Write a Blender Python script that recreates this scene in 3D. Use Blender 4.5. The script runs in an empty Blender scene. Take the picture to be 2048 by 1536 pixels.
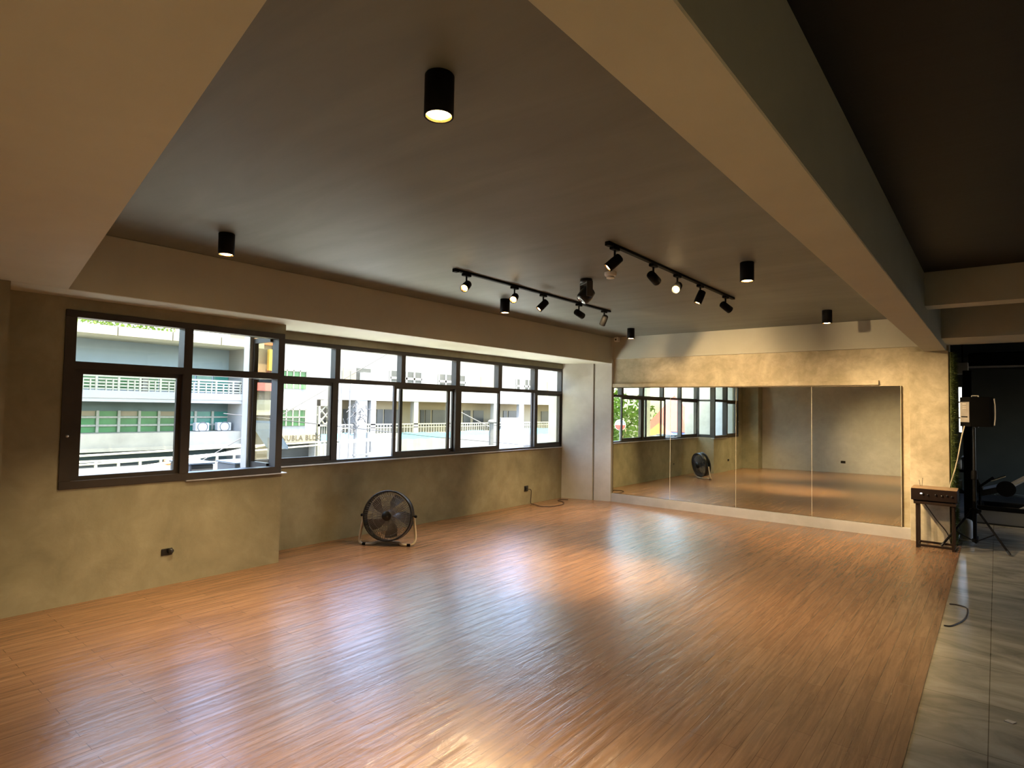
import bpy, math, random
from mathutils import Vector, Matrix
random.seed(7)
SC = bpy.context.scene
COL = SC.collection
PI = math.pi

# ------------------------------------------------------------------ camera
F_PX = 1194.32
RIGHT = Vector((0.7767054, 0.6296220, 0.0174601)).normalized()
DOWN = Vector((-0.0113726, 0.0417345, -0.9990640)).normalized()
FWD = Vector((-0.6297614, 0.7757799, 0.0395759)).normalized()
EYE = Vector((0, 0, 1.5))
cam_d = bpy.data.cameras.new('camera'); cam = bpy.data.objects.new('camera', cam_d); COL.objects.link(cam)
cam_d.sensor_width = 36.0; cam_d.lens = F_PX / 2048 * 36.0; cam_d.clip_start = 0.05; cam_d.clip_end = 400
UP = -DOWN; BACK = -FWD
cam.matrix_world = Matrix(((RIGHT.x, UP.x, BACK.x, EYE.x), (RIGHT.y, UP.y, BACK.y, EYE.y), (RIGHT.z, UP.z, BACK.z, EYE.z), (0, 0, 0, 1)))
SC.camera = cam

def ray(px, py):
    return RIGHT * ((px - 1024) / F_PX) + DOWN * ((py - 768) / F_PX) + FWD
def ax(px, py, X):            # survey: where the sight line meets the plane x = X
    d = ray(px, py); return EYE + d * (X / d.x)
def az(px, py, Z):
    d = ray(px, py); return EYE + d * ((Z - EYE.z) / d.z)
def ay(px, py, Y):
    d = ray(px, py); return EYE + d * (Y / d.y)

# ------------------------------------------------------------------ materials
def new_mat(name):
    m = bpy.data.materials.new(name); m.use_nodes = True
    nt = m.node_tree; nt.nodes.clear()
    out = nt.nodes.new('ShaderNodeOutputMaterial')
    return m, nt, out
def N(nt, t, **kw):
    n = nt.nodes.new(t)
    for k, v in kw.items():
        if k in n.inputs: n.inputs[k].default_value = v
        else: setattr(n, k, v)
    return n
def L(nt, a, ao, b, bi): nt.links.new(a.outputs[ao], b.inputs[bi])
def rgba(c): return (c[0], c[1], c[2], 1.0)
def coords(nt, scale=(1, 1, 1), rot=(0, 0, 0)):
    tc = N(nt, 'ShaderNodeTexCoord'); mp = N(nt, 'ShaderNodeMapping')
    mp.inputs['Scale'].default_value = scale; mp.inputs['Rotation'].default_value = rot
    L(nt, tc, 'Object', mp, 'Vector'); return mp
def noise(nt, mp, scale, detail=4, rough=0.55, dist=0.0):
    n = N(nt, 'ShaderNodeTexNoise'); n.inputs['Scale'].default_value = scale; n.inputs['Detail'].default_value = detail
    n.inputs['Roughness'].default_value = rough; n.inputs['Distortion'].default_value = dist
    L(nt, mp, 'Vector', n, 'Vector'); return n
def ramp(nt, src, out, stops):
    r = N(nt, 'ShaderNodeValToRGB'); e = r.color_ramp.elements
    while len(e) > 1: e.remove(e[-1])
    e[0].position = stops[0][0]; e[0].color = rgba(stops[0][1])
    for p, c in stops[1:]:
        x = e.new(p); x.color = rgba(c)
    L(nt, src, out, r, 'Fac'); return r
def bump(nt, src, out, strength, dist, prev=None):
    b = N(nt, 'ShaderNodeBump'); b.inputs['Strength'].default_value = strength; b.inputs['Distance'].default_value = dist
    L(nt, src, out, b, 'Height')
    if prev: L(nt, prev, 'Normal', b, 'Normal')
    return b
def simple(name, col, rough=0.5, metal=0.0, var=0.12, vs=9.0, bmp=0.0, spec=0.5):
    m, nt, out = new_mat(name)
    p = N(nt, 'ShaderNodeBsdfPrincipled'); p.inputs['Roughness'].default_value = rough; p.inputs['Metallic'].default_value = metal
    p.inputs['Specular IOR Level'].default_value = spec
    mp = coords(nt); n = noise(nt, mp, vs, 5)
    c1 = tuple(max(0, x * (1 - var)) for x in col); c2 = tuple(min(1, x * (1 + var)) for x in col)
    r = ramp(nt, n, 'Fac', [(0.3, c1), (0.7, c2)])
    L(nt, r, 'Color', p, 'Base Color')
    if bmp:
        b = bump(nt, n, 'Fac', bmp, 0.01); L(nt, b, 'Normal', p, 'Normal')
    L(nt, p, 'BSDF', out, 'Surface'); return m
def emit(name, col, s):
    m, nt, out = new_mat(name); e = N(nt, 'ShaderNodeEmission'); e.inputs['Color'].default_value = rgba(col); e.inputs['Strength'].default_value = s
    L(nt, e, 'Emission', out, 'Surface'); return m
def plaster(name, dark, mid, light, big=0.9, bmp=0.25):
    m, nt, out = new_mat(name)
    p = N(nt, 'ShaderNodeBsdfPrincipled'); p.inputs['Roughness'].default_value = 0.75; p.inputs['Specular IOR Level'].default_value = 0.25
    mp = coords(nt); a = noise(nt, mp, big, 6, 0.62, 0.8); b = noise(nt, mp, big * 5, 6, 0.6, 0.4); c = noise(nt, mp, 60, 3, 0.6)
    mx = N(nt, 'ShaderNodeMix', data_type='FLOAT'); mx.inputs[0].default_value = 0.38
    nt.links.new(a.outputs['Fac'], mx.inputs[2]); nt.links.new(b.outputs['Fac'], mx.inputs[3])
    r = ramp(nt, mx, 0, [(0.30, dark), (0.5, mid), (0.68, light)])
    L(nt, r, 'Color', p, 'Base Color')
    b1 = bump(nt, b, 'Fac', bmp, 0.012); b2 = bump(nt, c, 'Fac', bmp * 0.6, 0.003, b1); L(nt, b2, 'Normal', p, 'Normal')
    L(nt, p, 'BSDF', out, 'Surface'); return m

M = {}
M['plaster'] = plaster('plaster', (0.19, 0.175, 0.115), (0.275, 0.255, 0.175), (0.37, 0.345, 0.245))
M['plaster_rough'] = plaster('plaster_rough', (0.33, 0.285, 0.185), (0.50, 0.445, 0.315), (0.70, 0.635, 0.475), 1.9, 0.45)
M['beam'] = plaster('beam', (0.48, 0.475, 0.40), (0.52, 0.515, 0.435), (0.56, 0.555, 0.47), 0.6, 0.10)
M['grey_plaster'] = plaster('grey_plaster', (0.40, 0.385, 0.35), (0.47, 0.455, 0.42), (0.55, 0.53, 0.49), 1.2, 0.2)

def mat_ceiling(name, base, var):
    m, nt, out = new_mat(name)
    p = N(nt, 'ShaderNodeBsdfPrincipled'); p.inputs['Roughness'].default_value = 0.55; p.inputs['Specular IOR Level'].default_value = 0.35
    mp = coords(nt, (0.5, 2.6, 1)); a = noise(nt, mp, 1.4, 6, 0.6, 0.6)
    r = ramp(nt, a, 'Fac', [(0.3, tuple(x * (1 - var) for x in base)), (0.7, tuple(x * (1 + var) for x in base))])
    L(nt, r, 'Color', p, 'Base Color')
    b = bump(nt, a, 'Fac', 0.12, 0.02); L(nt, b, 'Normal', p, 'Normal')
    L(nt, p, 'BSDF', out, 'Surface'); return m
M['ceiling'] = mat_ceiling('ceiling_paint', (0.170, 0.182, 0.168), 0.12)
M['ceiling_gym'] = mat_ceiling('ceiling_gym_paint', (0.008, 0.0075, 0.0065), 0.1)

def mat_wood():
    m, nt, out = new_mat('wood_vinyl')
    p = N(nt, 'ShaderNodeBsdfPrincipled'); p.inputs['Specular IOR Level'].default_value = 0.7
    mp = coords(nt, (1, 1, 1), (0, 0, PI / 2))
    br = N(nt, 'ShaderNodeTexBrick'); br.offset = 0.37; br.offset_frequency = 2
    br.inputs['Scale'].default_value = 1.0; br.inputs['Brick Width'].default_value = 0.92; br.inputs['Row Height'].default_value = 0.076
    br.inputs['Mortar Size'].default_value = 0.0016; br.inputs['Mortar Smooth'].default_value = 0.3
    br.inputs['Color1'].default_value = rgba((0.275, 0.157, 0.088)); br.inputs['Color2'].default_value = rgba((0.235, 0.128, 0.070)); br.inputs['Mortar'].default_value = rgba((0.13, 0.065, 0.03))
    L(nt, mp, 'Vector', br, 'Vector')
    mg = coords(nt, (22, 1.3, 1)); g = noise(nt, mg, 1.6, 6, 0.6, 1.2)
    gr = ramp(nt, g, 'Fac', [(0.3, (0.45, 0.43, 0.41)), (0.62, (1.2, 1.2, 1.18))])
    mul = N(nt, 'ShaderNodeMix', data_type='RGBA', blend_type='MULTIPLY'); mul.inputs[0].default_value = 0.62
    nt.links.new(br.outputs['Color'], mul.inputs[6]); nt.links.new(gr.outputs['Color'], mul.inputs[7])
    nt.links.new(mul.outputs[2], p.inputs['Base Color'])
    # sheen and wear
    p.inputs['Roughness'].default_value = 0.25
    # embossed grain, small ripples, long wrinkles of the sheet
    me = coords(nt, (17, 1.1, 1)); e = noise(nt, me, 2.0, 5, 0.68, 0.8)
    b1 = bump(nt, e, 'Fac', 0.42, 0.006)
    r2 = noise(nt, coords(nt, (1.3, 0.8, 1)), 5.5, 3, 0.5, 0.9)
    b2 = bump(nt, r2, 'Fac', 0.25, 0.014, b1)
    L(nt, b2, 'Normal', p, 'Normal')
    L(nt, p, 'BSDF', out, 'Surface'); return m
M['wood'] = mat_wood()

def mat_tile():
    m, nt, out = new_mat('stone_tile')
    p = N(nt, 'ShaderNodeBsdfPrincipled'); p.inputs['Roughness'].default_value = 0.2; p.inputs['Specular IOR Level'].default_value = 0.5
    tc = N(nt, 'ShaderNodeTexCoord'); mp = N(nt, 'ShaderNodeMapping'); mp.inputs['Location'].default_value = (0.047, 0.15, 0)
    L(nt, tc, 'Object', mp, 'Vector')
    br = N(nt, 'ShaderNodeTexBrick'); br.offset = 0.0
    br.inputs['Scale'].default_value = 1.0; br.inputs['Brick Width'].default_value = 0.6; br.inputs['Row Height'].default_value = 0.6; br.inputs['Mortar Size'].default_value = 0.0022
    br.inputs['Color1'].default_value = (1, 1, 1, 1); br.inputs['Color2'].default_value = (0.93, 0.93, 0.93, 1); br.inputs['Mortar'].default_value = (0.4, 0.38, 0.34, 1)
    L(nt, mp, 'Vector', br, 'Vector')
    mv = coords(nt, (0.8, 1.6, 1), (0, 0, 0.4)); a = noise(nt, mv, 1.9, 7, 0.62, 1.6)
    r = ramp(nt, a, 'Fac', [(0.3, (0.20, 0.195, 0.165)), (0.5, (0.34, 0.33, 0.28)), (0.7, (0.46, 0.445, 0.375))])
    mul = N(nt, 'ShaderNodeMix', data_type='RGBA', blend_type='MULTIPLY'); mul.inputs[0].default_value = 1
    nt.links.new(r.outputs['Color'], mul.inputs[6]); nt.links.new(br.outputs['Color'], mul.inputs[7])
    nt.links.new(mul.outputs[2], p.inputs['Base Color'])
    wv = noise(nt, coords(nt), 2.2, 2, 0.5); b = bump(nt, wv, 'Fac', 0.05, 0.02); L(nt, b, 'Normal', p, 'Normal')
    L(nt, p, 'BSDF', out, 'Surface'); return m
M['tile'] = mat_tile()

def mat_glass(name, tint):
    m, nt, out = new_mat(name)
    t = N(nt, 'ShaderNodeBsdfTransparent'); t.inputs['Color'].default_value = rgba(tint)
    g = N(nt, 'ShaderNodeBsdfGlossy'); g.inputs['Roughness'].default_value = 0.02
    nz = noise(nt, coords(nt), 1.5, 2); bb = bump(nt, nz, 'Fac', 0.02, 0.01); L(nt, bb, 'Normal', g, 'Normal')
    fr = N(nt, 'ShaderNodeLayerWeight'); fr.inputs['Blend'].default_value = 0.5
    pw = N(nt, 'ShaderNodeMath', operation='POWER'); pw.inputs[1].default_value = 5.0; ad = N(nt, 'ShaderNodeMath', operation='MULTIPLY_ADD'); ad.inputs[1].default_value = 0.85; ad.inputs[2].default_value = 0.06
    L(nt, fr, 'Facing', pw, 0); L(nt, pw, 0, ad, 0)
    mx = N(nt, 'ShaderNodeMixShader'); L(nt, ad, 0, mx, 0); L(nt, t, 'BSDF', mx, 1); L(nt, g, 'BSDF', mx, 2)
    L(nt, mx, 'Shader', out, 'Surface'); return m
M['glass'] = mat_glass('window_glass', (0.86, 0.84, 0.73))
def mat_mirror():
    m, nt, out = new_mat('mirror_glass')
    g = N(nt, 'ShaderNodeBsdfGlossy'); g.inputs['Roughness'].default_value = 0.0; 
    nz = noise(nt, coords(nt), 0.6, 2); r = ramp(nt, nz, 'Fac', [(0, (0.78, 0.83, 0.71)), (1, (0.81, 0.85, 0.74))]); L(nt, r, 'Color', g, 'Color')
    L(nt, g, 'BSDF', out, 'Surface'); return m
M['mirror'] = mat_mirror()
M['frame'] = simple('window_aluminium', (0.036, 0.028, 0.021), 0.45, 0.0, 0.15)
M['silver'] = simple('silver_aluminium', (0.62, 0.62, 0.62), 0.35, 0.6, 0.05)
M['black'] = simple('black_powder_coat', (0.005, 0.005, 0.005), 0.6, 0.0, 0.2, 9.0, 0.0, 0.08)
M['black_gloss'] = simple('black_plastic', (0.008, 0.008, 0.008), 0.3, 0.0, 0.2)
M['chrome'] = simple('chrome', (0.75, 0.77, 0.78), 0.15, 1.0, 0.03)
M['white_plastic'] = simple('white_plastic', (0.72, 0.70, 0.65), 0.45)
M['pilaster'] = plaster('pilaster_plaster', (0.52, 0.51, 0.47), (0.60, 0.59, 0.55), (0.68, 0.67, 0.63), 1.2, 0.15)
M['dark_grey'] = simple('dark_grey_paint', (0.06, 0.058, 0.055), 0.5)
M['grey_panel'] = simple('grey_panel', (0.40, 0.38, 0.35), 0.5)
M['cream_tube'] = simple('cream_tube', (0.62, 0.52, 0.36), 0.35)
M['blade'] = simple('fan_blade', (0.17, 0.155, 0.14), 0.35)
M['guard'] = simple('fan_guard_wire', (0.17, 0.16, 0.15), 0.4)
M['cable'] = simple('dark_cable', (0.03, 0.02, 0.015), 0.5)
M['cream_cable'] = simple('cream_cable', (0.62, 0.57, 0.42), 0.5)
M['amp'] = simple('amplifier_case', (0.013, 0.007, 0.0055), 0.5, spec=0.15)
M['amp_top'] = simple('amplifier_top', (0.36, 0.24, 0.14), 0.5)
M['table_metal'] = simple('table_metal', (0.022, 0.013, 0.009), 0.5, spec=0.15)
M['rubber'] = simple('rubber_mat', (0.040, 0.044, 0.046), 0.5, 0, 0.2, 30)
M['turf'] = simple('turf_green', (0.075, 0.105, 0.022), 0.7, 0, 0.35, 25)
M['gym_wall'] = simple('gym_wall_paint', (0.075, 0.072, 0.055), 0.7, 0, 0.1, 2)
M['board'] = simple('mirror_board', (0.25, 0.17, 0.09), 0.7)
M['mirror_edge'] = simple('mirror_edge', (0.75, 0.72, 0.55), 0.4)
M['bulb'] = emit('warm_bulb', (1.0, 0.62, 0.25), 26.0)
M['bulb_soft'] = emit('warm_bulb_track', (1.0, 0.72, 0.38), 16.0)
M['reflector'] = simple('gold_reflector', (0.80, 0.58, 0.26), 0.25, 0.9, 0.05)
M['led'] = emit('white_led', (1, 0.95, 0.85), 5.0)
# outside
M['white_wall'] = simple('white_render', (0.25, 0.25, 0.238), 0.8, 0, 0.04, 0.6)
M['cream_wall'] = simple('cream_render', (0.25, 0.24, 0.175), 0.8, 0, 0.05, 0.6)
M['grey_soffit'] = simple('grey_soffit', (0.36, 0.36, 0.29), 0.8, 0, 0.06, 0.6)
M['blue_wall'] = simple('blue_grey_panel', (0.24, 0.30, 0.34), 0.6, 0, 0.06, 0.8)
M['concrete'] = simple('weathered_concrete', (0.22, 0.215, 0.175), 0.85, 0, 0.16, 1.2)
M['conc_grey'] = simple('grey_concrete', (0.10, 0.105, 0.11), 0.85, 0, 0.1, 1.5)
M['dark_recess'] = simple('dark_teal_band', (0.08, 0.115, 0.11), 0.6, 0, 0.15, 1)
M['green_glass'] = simple('green_glazing', (0.05, 0.145, 0.055), 0.15, 0, 0.45, 0.55)
M['teal_glass'] = simple('teal_glazing', (0.04, 0.17, 0.125), 0.15, 0, 0.3, 0.55)
M['tan'] = simple('tan_render', (0.26, 0.215, 0.135), 0.8, 0, 0.08, 0.7)
M['rail'] = simple('pale_rail_paint', (0.27, 0.265, 0.205), 0.5)
M['grey_window'] = simple('grey_window_glass', (0.055, 0.055, 0.05), 0.3, 0, 0.2, 1)
M['orange'] = simple('orange_paint', (0.50, 0.12, 0.03), 0.6)
M['yellow'] = simple('yellow_paint', (0.52, 0.38, 0.07), 0.6)
M['red'] = simple('red_tarp', (0.42, 0.06, 0.045), 0.6)
M['blue_cloth'] = simple('blue_cloth', (0.16, 0.20, 0.55), 0.6)
M['tarp'] = simple('sky_blue_tarp', (0.022, 0.125, 0.175), 0.55, 0, 0.2, 1.2)
M['roof'] = simple('pale_roof_sheet', (0.055, 0.053, 0.043), 0.6, 0, 0.15, 1.0)
M['bounce_sheet'] = simple('bounce_sheet', (0.74, 0.78, 0.72), 0.7, 0, 0.05, 0.8)
M['asphalt'] = simple('asphalt', (0.20, 0.20, 0.18), 0.9, 0, 0.1, 0.5)
M['pole'] = simple('grey_pole', (0.11, 0.108, 0.10), 0.7)
M['wire'] = simple('overhead_wire', (0.30, 0.29, 0.24), 0.6)
M['dark_wire'] = simple('dark_wire', (0.03, 0.03, 0.03), 0.6)
M['leaf'] = simple('leaf_green', (0.11, 0.19, 0.018), 0.6, 0, 0.5, 1.2)
M['trunk'] = simple('tree_bark', (0.22, 0.17, 0.10), 0.9)
M['ac'] = simple('ac_white', (0.4, 0.4, 0.39), 0.5)
M['sign_text'] = simple('sign_letters', (0.07, 0.055, 0.03), 0.6)
M['glass_blue'] = simple('blue_sheet', (0.055, 0.08, 0.12), 0.3)

# ------------------------------------------------------------------ mesh builder
class MB:
    def __init__(s): s.v = []; s.f = []; s.sm = []; s.mi = []; s.cur = 0
    def add(s, vs, fs, smooth=False):
        o = len(s.v); s.v += [tuple(v) for v in vs]
        for f in fs: s.f.append(tuple(i + o for i in f)); s.sm.append(smooth); s.mi.append(s.cur)
        return s
    def box(s, x0, x1, y0, y1, z0, z1, b=0.0):
        if b > 0:
            b = min(b, (x1 - x0) * .45, (y1 - y0) * .45, (z1 - z0) * .45)
            vs = []
            for sx in (0, 1):
                for sy in (0, 1):
                    for sz in (0, 1):
                        X = x1 if sx else x0; Y = y1 if sy else y0; Z = z1 if sz else z0
                        dx = -b if sx else b; dy = -b if sy else b; dz = -b if sz else b
                        vs += [(X, Y + dy, Z + dz), (X + dx, Y, Z + dz), (X + dx, Y + dy, Z)]
            def I(sx, sy, sz, k): return (sx * 4 + sy * 2 + sz) * 3 + k
            fs = []
            for t in (0, 1):
                fs.append([I(t, a, c, 0) for a, c in ((0, 0), (1, 0), (1, 1), (0, 1))][::1 if t else -1])
                fs.append([I(a, t, c, 1) for a, c in ((0, 0), (1, 0), (1, 1), (0, 1))][::-1 if t else 1])
                fs.append([I(a, c, t, 2) for a, c in ((0, 0), (1, 0), (1, 1), (0, 1))][::1 if t else -1])
            for a in (0, 1):
                for c in (0, 1):
                    fs.append([I(0, a, c, 1), I(1, a, c, 1), I(1, a, c, 2), I(0, a, c, 2)])
                    fs.append([I(a, 0, c, 0), I(a, 1, c, 0), I(a, 1, c, 2), I(a, 0, c, 2)])
                    fs.append([I(a, c, 0, 0), I(a, c, 1, 0), I(a, c, 1, 1), I(a, c, 0, 1)])
            for a in (0, 1):
                for c in (0, 1):
                    for d in (0, 1): fs.append([I(a, c, d, 0), I(a, c, d, 1), I(a, c, d, 2)])
            return s.add(vs, fs)
        vs = [(x0, y0, z0), (x1, y0, z0), (x1, y1, z0), (x0, y1, z0), (x0, y0, z1), (x1, y0, z1), (x1, y1, z1), (x0, y1, z1)]
        return s.add(vs, [(0, 3, 2, 1), (4, 5, 6, 7), (0, 1, 5, 4), (1, 2, 6, 5), (2, 3, 7, 6), (3, 0, 4, 7)])
    def prism(s, pts, z0, z1):
        n = len(pts); vs = [(p[0], p[1], z0) for p in pts] + [(p[0], p[1], z1) for p in pts]
        return s.add(vs, [tuple(range(n))[::-1], tuple(range(n, 2 * n))] + [(i, (i + 1) % n, n + (i + 1) % n, n + i) for i in range(n)])
    def loop_extrude(s, ring, off):     # ring: 3D polygon, extruded by off
        n = len(ring); off = Vector(off); vs = [Vector(p) for p in ring] + [Vector(p) + off for p in ring]
        return s.add(vs, [tuple(range(n))[::-1], tuple(range(n, 2 * n))] + [(i, (i + 1) % n, n + (i + 1) % n, n + i) for i in range(n)])
    def tube(s, pts, r, seg=10, closed=False, cap=True, r_end=None):
        pts = [Vector(p) for p in pts]; n = len(pts); rings = []; prev = None
        for i, p in enumerate(pts):
            if closed: t = (pts[(i + 1) % n] - pts[i - 1]).normalized()
            elif i == 0: t = (pts[1] - p).normalized()
            elif i == n - 1: t = (p - pts[i - 1]).normalized()
            else: t = ((pts[i + 1] - p).normalized() + (p - pts[i - 1]).normalized()).normalized()
            if prev is None:
                a = Vector((0, 0, 1)) if abs(t.z) < 0.9 else Vector((1, 0, 0)); u = t.cross(a).normalized()
            else:
                u = (prev - t * prev.dot(t)).normalized()
            prev = u; w = t.cross(u); rr = r if r_end is None else r + (r_end - r) * i / max(1, n - 1)
            rings.append([p + (u * math.cos(2 * PI * k / seg) + w * math.sin(2 * PI * k / seg)) * rr for k in range(seg)])
        vs = [v for q in rings for v in q]; fs = []
        m = n if closed else n - 1
        for i in range(m):
            j = (i + 1) % n
            for k in range(seg):
                fs.append((i * seg + k, i * seg + (k + 1) % seg, j * seg + (k + 1) % seg, j * seg + k))
        s.add(vs, fs, True)
        if cap and not closed:
            s.add(rings[0], [tuple(range(seg))[::-1]]); s.add(rings[-1], [tuple(range(seg))])
        return s
    def lathe(s, prof, o=(0, 0, 0), axis=(0, 0, 1), seg=28, smooth=True, open_=False):   # prof: (radius, height along axis)
        ax_ = Vector(axis).normalized(); a = Vector((0, 0, 1)) if abs(ax_.z) < 0.9 else Vector((1, 0, 0))
        u = ax_.cross(a).normalized(); w = ax_.cross(u); o = Vector(o); vs = []; fs = []
        for r, h in prof:
            for k in range(seg): vs.append(o + ax_ * h + (u * math.cos(2 * PI * k / seg) + w * math.sin(2 * PI * k / seg)) * r)
        for i in range(len(prof) - 1):
            for k in range(seg): fs.append((i * seg + k, i * seg + (k + 1) % seg, (i + 1) * seg + (k + 1) % seg, (i + 1) * seg + k))
        s.add(vs, fs, smooth)
        if open_: return s
        if prof[0][0] > 1e-5: s.add([vs[k] for k in range(seg)], [tuple(range(seg))[::-1]])
        if prof[-1][0] > 1e-5: s.add([vs[(len(prof) - 1) * seg + k] for k in range(seg)], [tuple(range(seg))])
        return s
    def build(s, name, mat, parent=None, xf=None):
        me = bpy.data.meshes.new(name)
        vs = [xf @ Vector(v) for v in s.v] if xf else s.v
        me.from_pydata(vs, [], s.f); me.update()
        for p, sm, mi in zip(me.polygons, s.sm, s.mi): p.use_smooth = sm; p.material_index = mi
        for m in (mat if isinstance(mat, (list, tuple)) else [mat]): me.materials.append(M[m])
        import bmesh
        bm = bmesh.new(); bm.from_mesh(me); bmesh.ops.recalc_face_normals(bm, faces=bm.faces); bm.to_mesh(me); bm.free()
        o = bpy.data.objects.new(name, me); COL.objects.link(o)
        if parent: o.parent = parent
        return o
def tag(o, label=None, cat=None, group=None, kind=None):
    if label: o['label'] = label
    if cat: o['category'] = cat
    if group: o['group'] = group
    if kind: o['kind'] = kind
    return o
def thing(name, label, cat, loc=(0, 0, 0), rz=0.0, group=None):
    o = bpy.data.objects.new(name, None); COL.objects.link(o); o.location = loc; o.rotation_euler = (0, 0, rz); o.empty_display_size = 0.1
    return tag(o, label, cat, group)
def struct(name, mb, mat, label, cat, parent=None):
    o = mb.build(name, mat, parent)
    if parent is None: tag(o, label, cat, None, 'structure')
    return o
def copy_tree(src, parent=None):
    c = src.copy(); COL.objects.link(c)
    if parent: c.parent = parent
    for ch in list(src.children): copy_tree(ch, c)
    return c

# ================================================================== THE ROOM
ZC, ZB = 2.68, 2.255
XW, XR = -5.29, -5.71        # inner faces: near bay wall, recessed wall
YJ = 3.06                    # jog between the two
X_EDGE = -0.33
struct('floor', MB().box(-5.71, X_EDGE, -1.2, 8.72, -0.12, 0.0), 'wood', 'glossy reddish brown wood plank vinyl floor of the studio', 'floor')
struct('floor_tiled', MB().box(X_EDGE, 6.2, -5.0, 15.2, -0.12, -0.004).box(-6.0, X_EDGE, 8.98, 15.2, -0.12, -0.004).box(-3.0, X_EDGE, -5.0, -1.2, -0.12, -0.004), 'tile', 'greenish beige stone tile floor right of the wood', 'floor')
# ceilings
struct('ceiling', MB().box(-5.9, -0.46, -5.0, 8.75, ZC, 3.0), 'ceiling', 'charcoal painted ceiling above the wood floor', 'ceiling')
struct('ceiling_right', MB().box(-0.46, 6.2, -5.0, 15.3, ZC, 3.0).box(-6.0, -0.46, 8.75, 15.3, ZC, 3.0), 'ceiling_gym', 'near black ceiling over the tiled side', 'ceiling')
# left wall
mb = MB().box(XW - .15, XW, -1.2, 1.32, 0, ZC).box(XW - .15, XW, 1.32, YJ, 0, .86).box(XW - .15, XW, 1.32, YJ, 2.165, ZC)
mb.box(XR, XW - .15, YJ - .14, YJ, -0.1, .86).box(XR, XW - .15, YJ - .14, YJ, 2.165, ZC)
struct('wall_left', mb, 'plaster', 'mottled brown cement wall under the two-part left window', 'wall')
mb = MB().box(XR - .15, XR - .001, YJ - .13, 8.42, -0.1, .855).box(XR - .15, XR - .001, YJ - .13, 8.42, 2.17, ZC)
struct('wall_left_recess', mb, 'plaster', 'recessed cement wall behind the floor fan below the long window', 'wall')
mb = MB().box(XR - .30, XR + .0, 8.42, 9.0, -0.1, ZC).prism([(-5.71, 8.40), (-5.205, 8.555), (-5.205, 9.0), (-5.71, 9.0)], -.1, ZC)
mb.prism([(-5.183, 8.575), (-4.905, 8.64), (-4.905, 9.0), (-5.183, 9.0)], -.1, ZC).box(-5.21, -5.18, 8.62, 9.0, -.1, ZC)
struct('wall_corner', mb, 'pilaster', 'pale grey pilasters between the long window and the mirror', 'wall')
# mirror wall
mb = MB().box(-4.905, -0.43, 8.70, 8.98, -.1, ZC)
struct('wall_front', mb, 'plaster_rough', 'rough warm plaster wall around the mirror', 'wall')
struct('trim_plinth', MB().box(-4.905, -0.815, 8.650, 8.70, -.05, .135, .004), 'grey_plaster', 'low pale cement plinth under the mirror', 'plinth')
struct('trim_ledge', MB().box(-4.905, -1.14, 8.658, 8.70, 1.862, 1.922, .004), 'plaster_rough', 'plaster band just above the mirror', 'trim')
struct('wall_end_column', MB().box(-0.815, -0.43, 8.615, 9.0, -.1, ZB + .005, .006), 'plaster_rough', 'warm lit plaster column right of the mirror', 'column')
# beams
struct('beam_window', MB().box(-5.72, -4.908, -1.2, 8.66, ZB, ZC, .004), 'beam', 'long beam over the window side', 'beam')
struct('beam_front', MB().box(-4.908, -0.452, 8.655, 8.75, 2.325, ZC), 'beam', 'smooth beam face above the mirror wall', 'beam')
d = Vector((-1.056 + 4.945, .551 - 1.235, 0))
P0 = Vector((-4.93, 1.2325, 0)); P1 = Vector((-.66, .480, 0)); nrm = Vector((-0.173, -0.985, 0)) * 1.15
struct('beam_near', MB().prism([tuple(P0), tuple(P0 + nrm), tuple(P1 + nrm), tuple(P1)], ZB + .001, ZC), 'beam', 'broad pale beam crossing the top left of the view', 'beam')
struct('beam_middle', MB().box(-0.671, -0.452, -5.0, 8.70, ZB + .002, ZC, .004), 'beam', 'long beam running from overhead to the column by the mirror', 'beam')
struct('beam_right', MB().box(-0.452, 6.2, 5.96, 6.18, 2.40, ZC), 'beam', 'short cross beam at the right, nearer one', 'beam')
struct('beam_right_far', MB().box(-0.452, 6.2, 7.87, 8.68, 2.325, ZC), 'beam', 'cross beam at the right, farther one', 'beam')
# back wall seen in the mirror
bw = [(-5.44, .66), (-0.9, -.13), (-0.9, -.40), (-5.44, .30)]
struct('wall_back', MB().prism(bw, -.1, ZC), 'grey_plaster', 'back wall of the studio seen in the mirror', 'wall')
struct('wall_back_pilaster', MB().prism([(-5.29, .98), (-4.9, .92), (-4.9, .45), (-5.29, .5)], -.05, ZB), 'plaster', 'pilaster in the back left corner seen in the mirror', 'column')
# rest of the tiled side
mb = MB().box(6.2, 6.35, -5.0, 9.6, -.1, 3).box(6.2, 6.35, 13.6, 15.3, -.1, 3).box(6.2, 6.35, 9.6, 13.6, -.1, .9).box(6.2, 6.35, 9.6, 13.6, 2.3, 3)
mb.box(-3.0, 6.35, -5.15, -5.0, -.1, 3).box(-3.15, -3.0, -5.15, .1, -.1, 3)
struct('wall_right', mb, 'gym_wall', 'dark wall closing the tiled side', 'wall')
mb = MB().box(-6.0, -0.605, 15.2, 15.35, -.1, 3).box(-0.605, -0.545, 15.2, 15.35, -.1, 1.16).box(-0.605, -0.545, 15.2, 15.35, 2.08, 3).box(-0.545, 6.35, 15.2, 15.35, -.1, 3).box(-6.1, -5.95, 8.9, 15.3, -.1, 3)
struct('wall_gym', mb, 'gym_wall', 'dark wall at the far end of the gym', 'wall')
struct('window_3', MB().box(-0.605, -0.545, 15.25, 15.28, 1.44, 1.465).box(-0.605, -0.545, 15.25, 15.28, 1.76, 1.785).box(-.605, -.60, 15.25, 15.28, 1.16, 2.08).box(-.55, -.545, 15.25, 15.28, 1.16, 2.08), 'frame', 'narrow bright window slit at the back of the gym', 'window')
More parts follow.
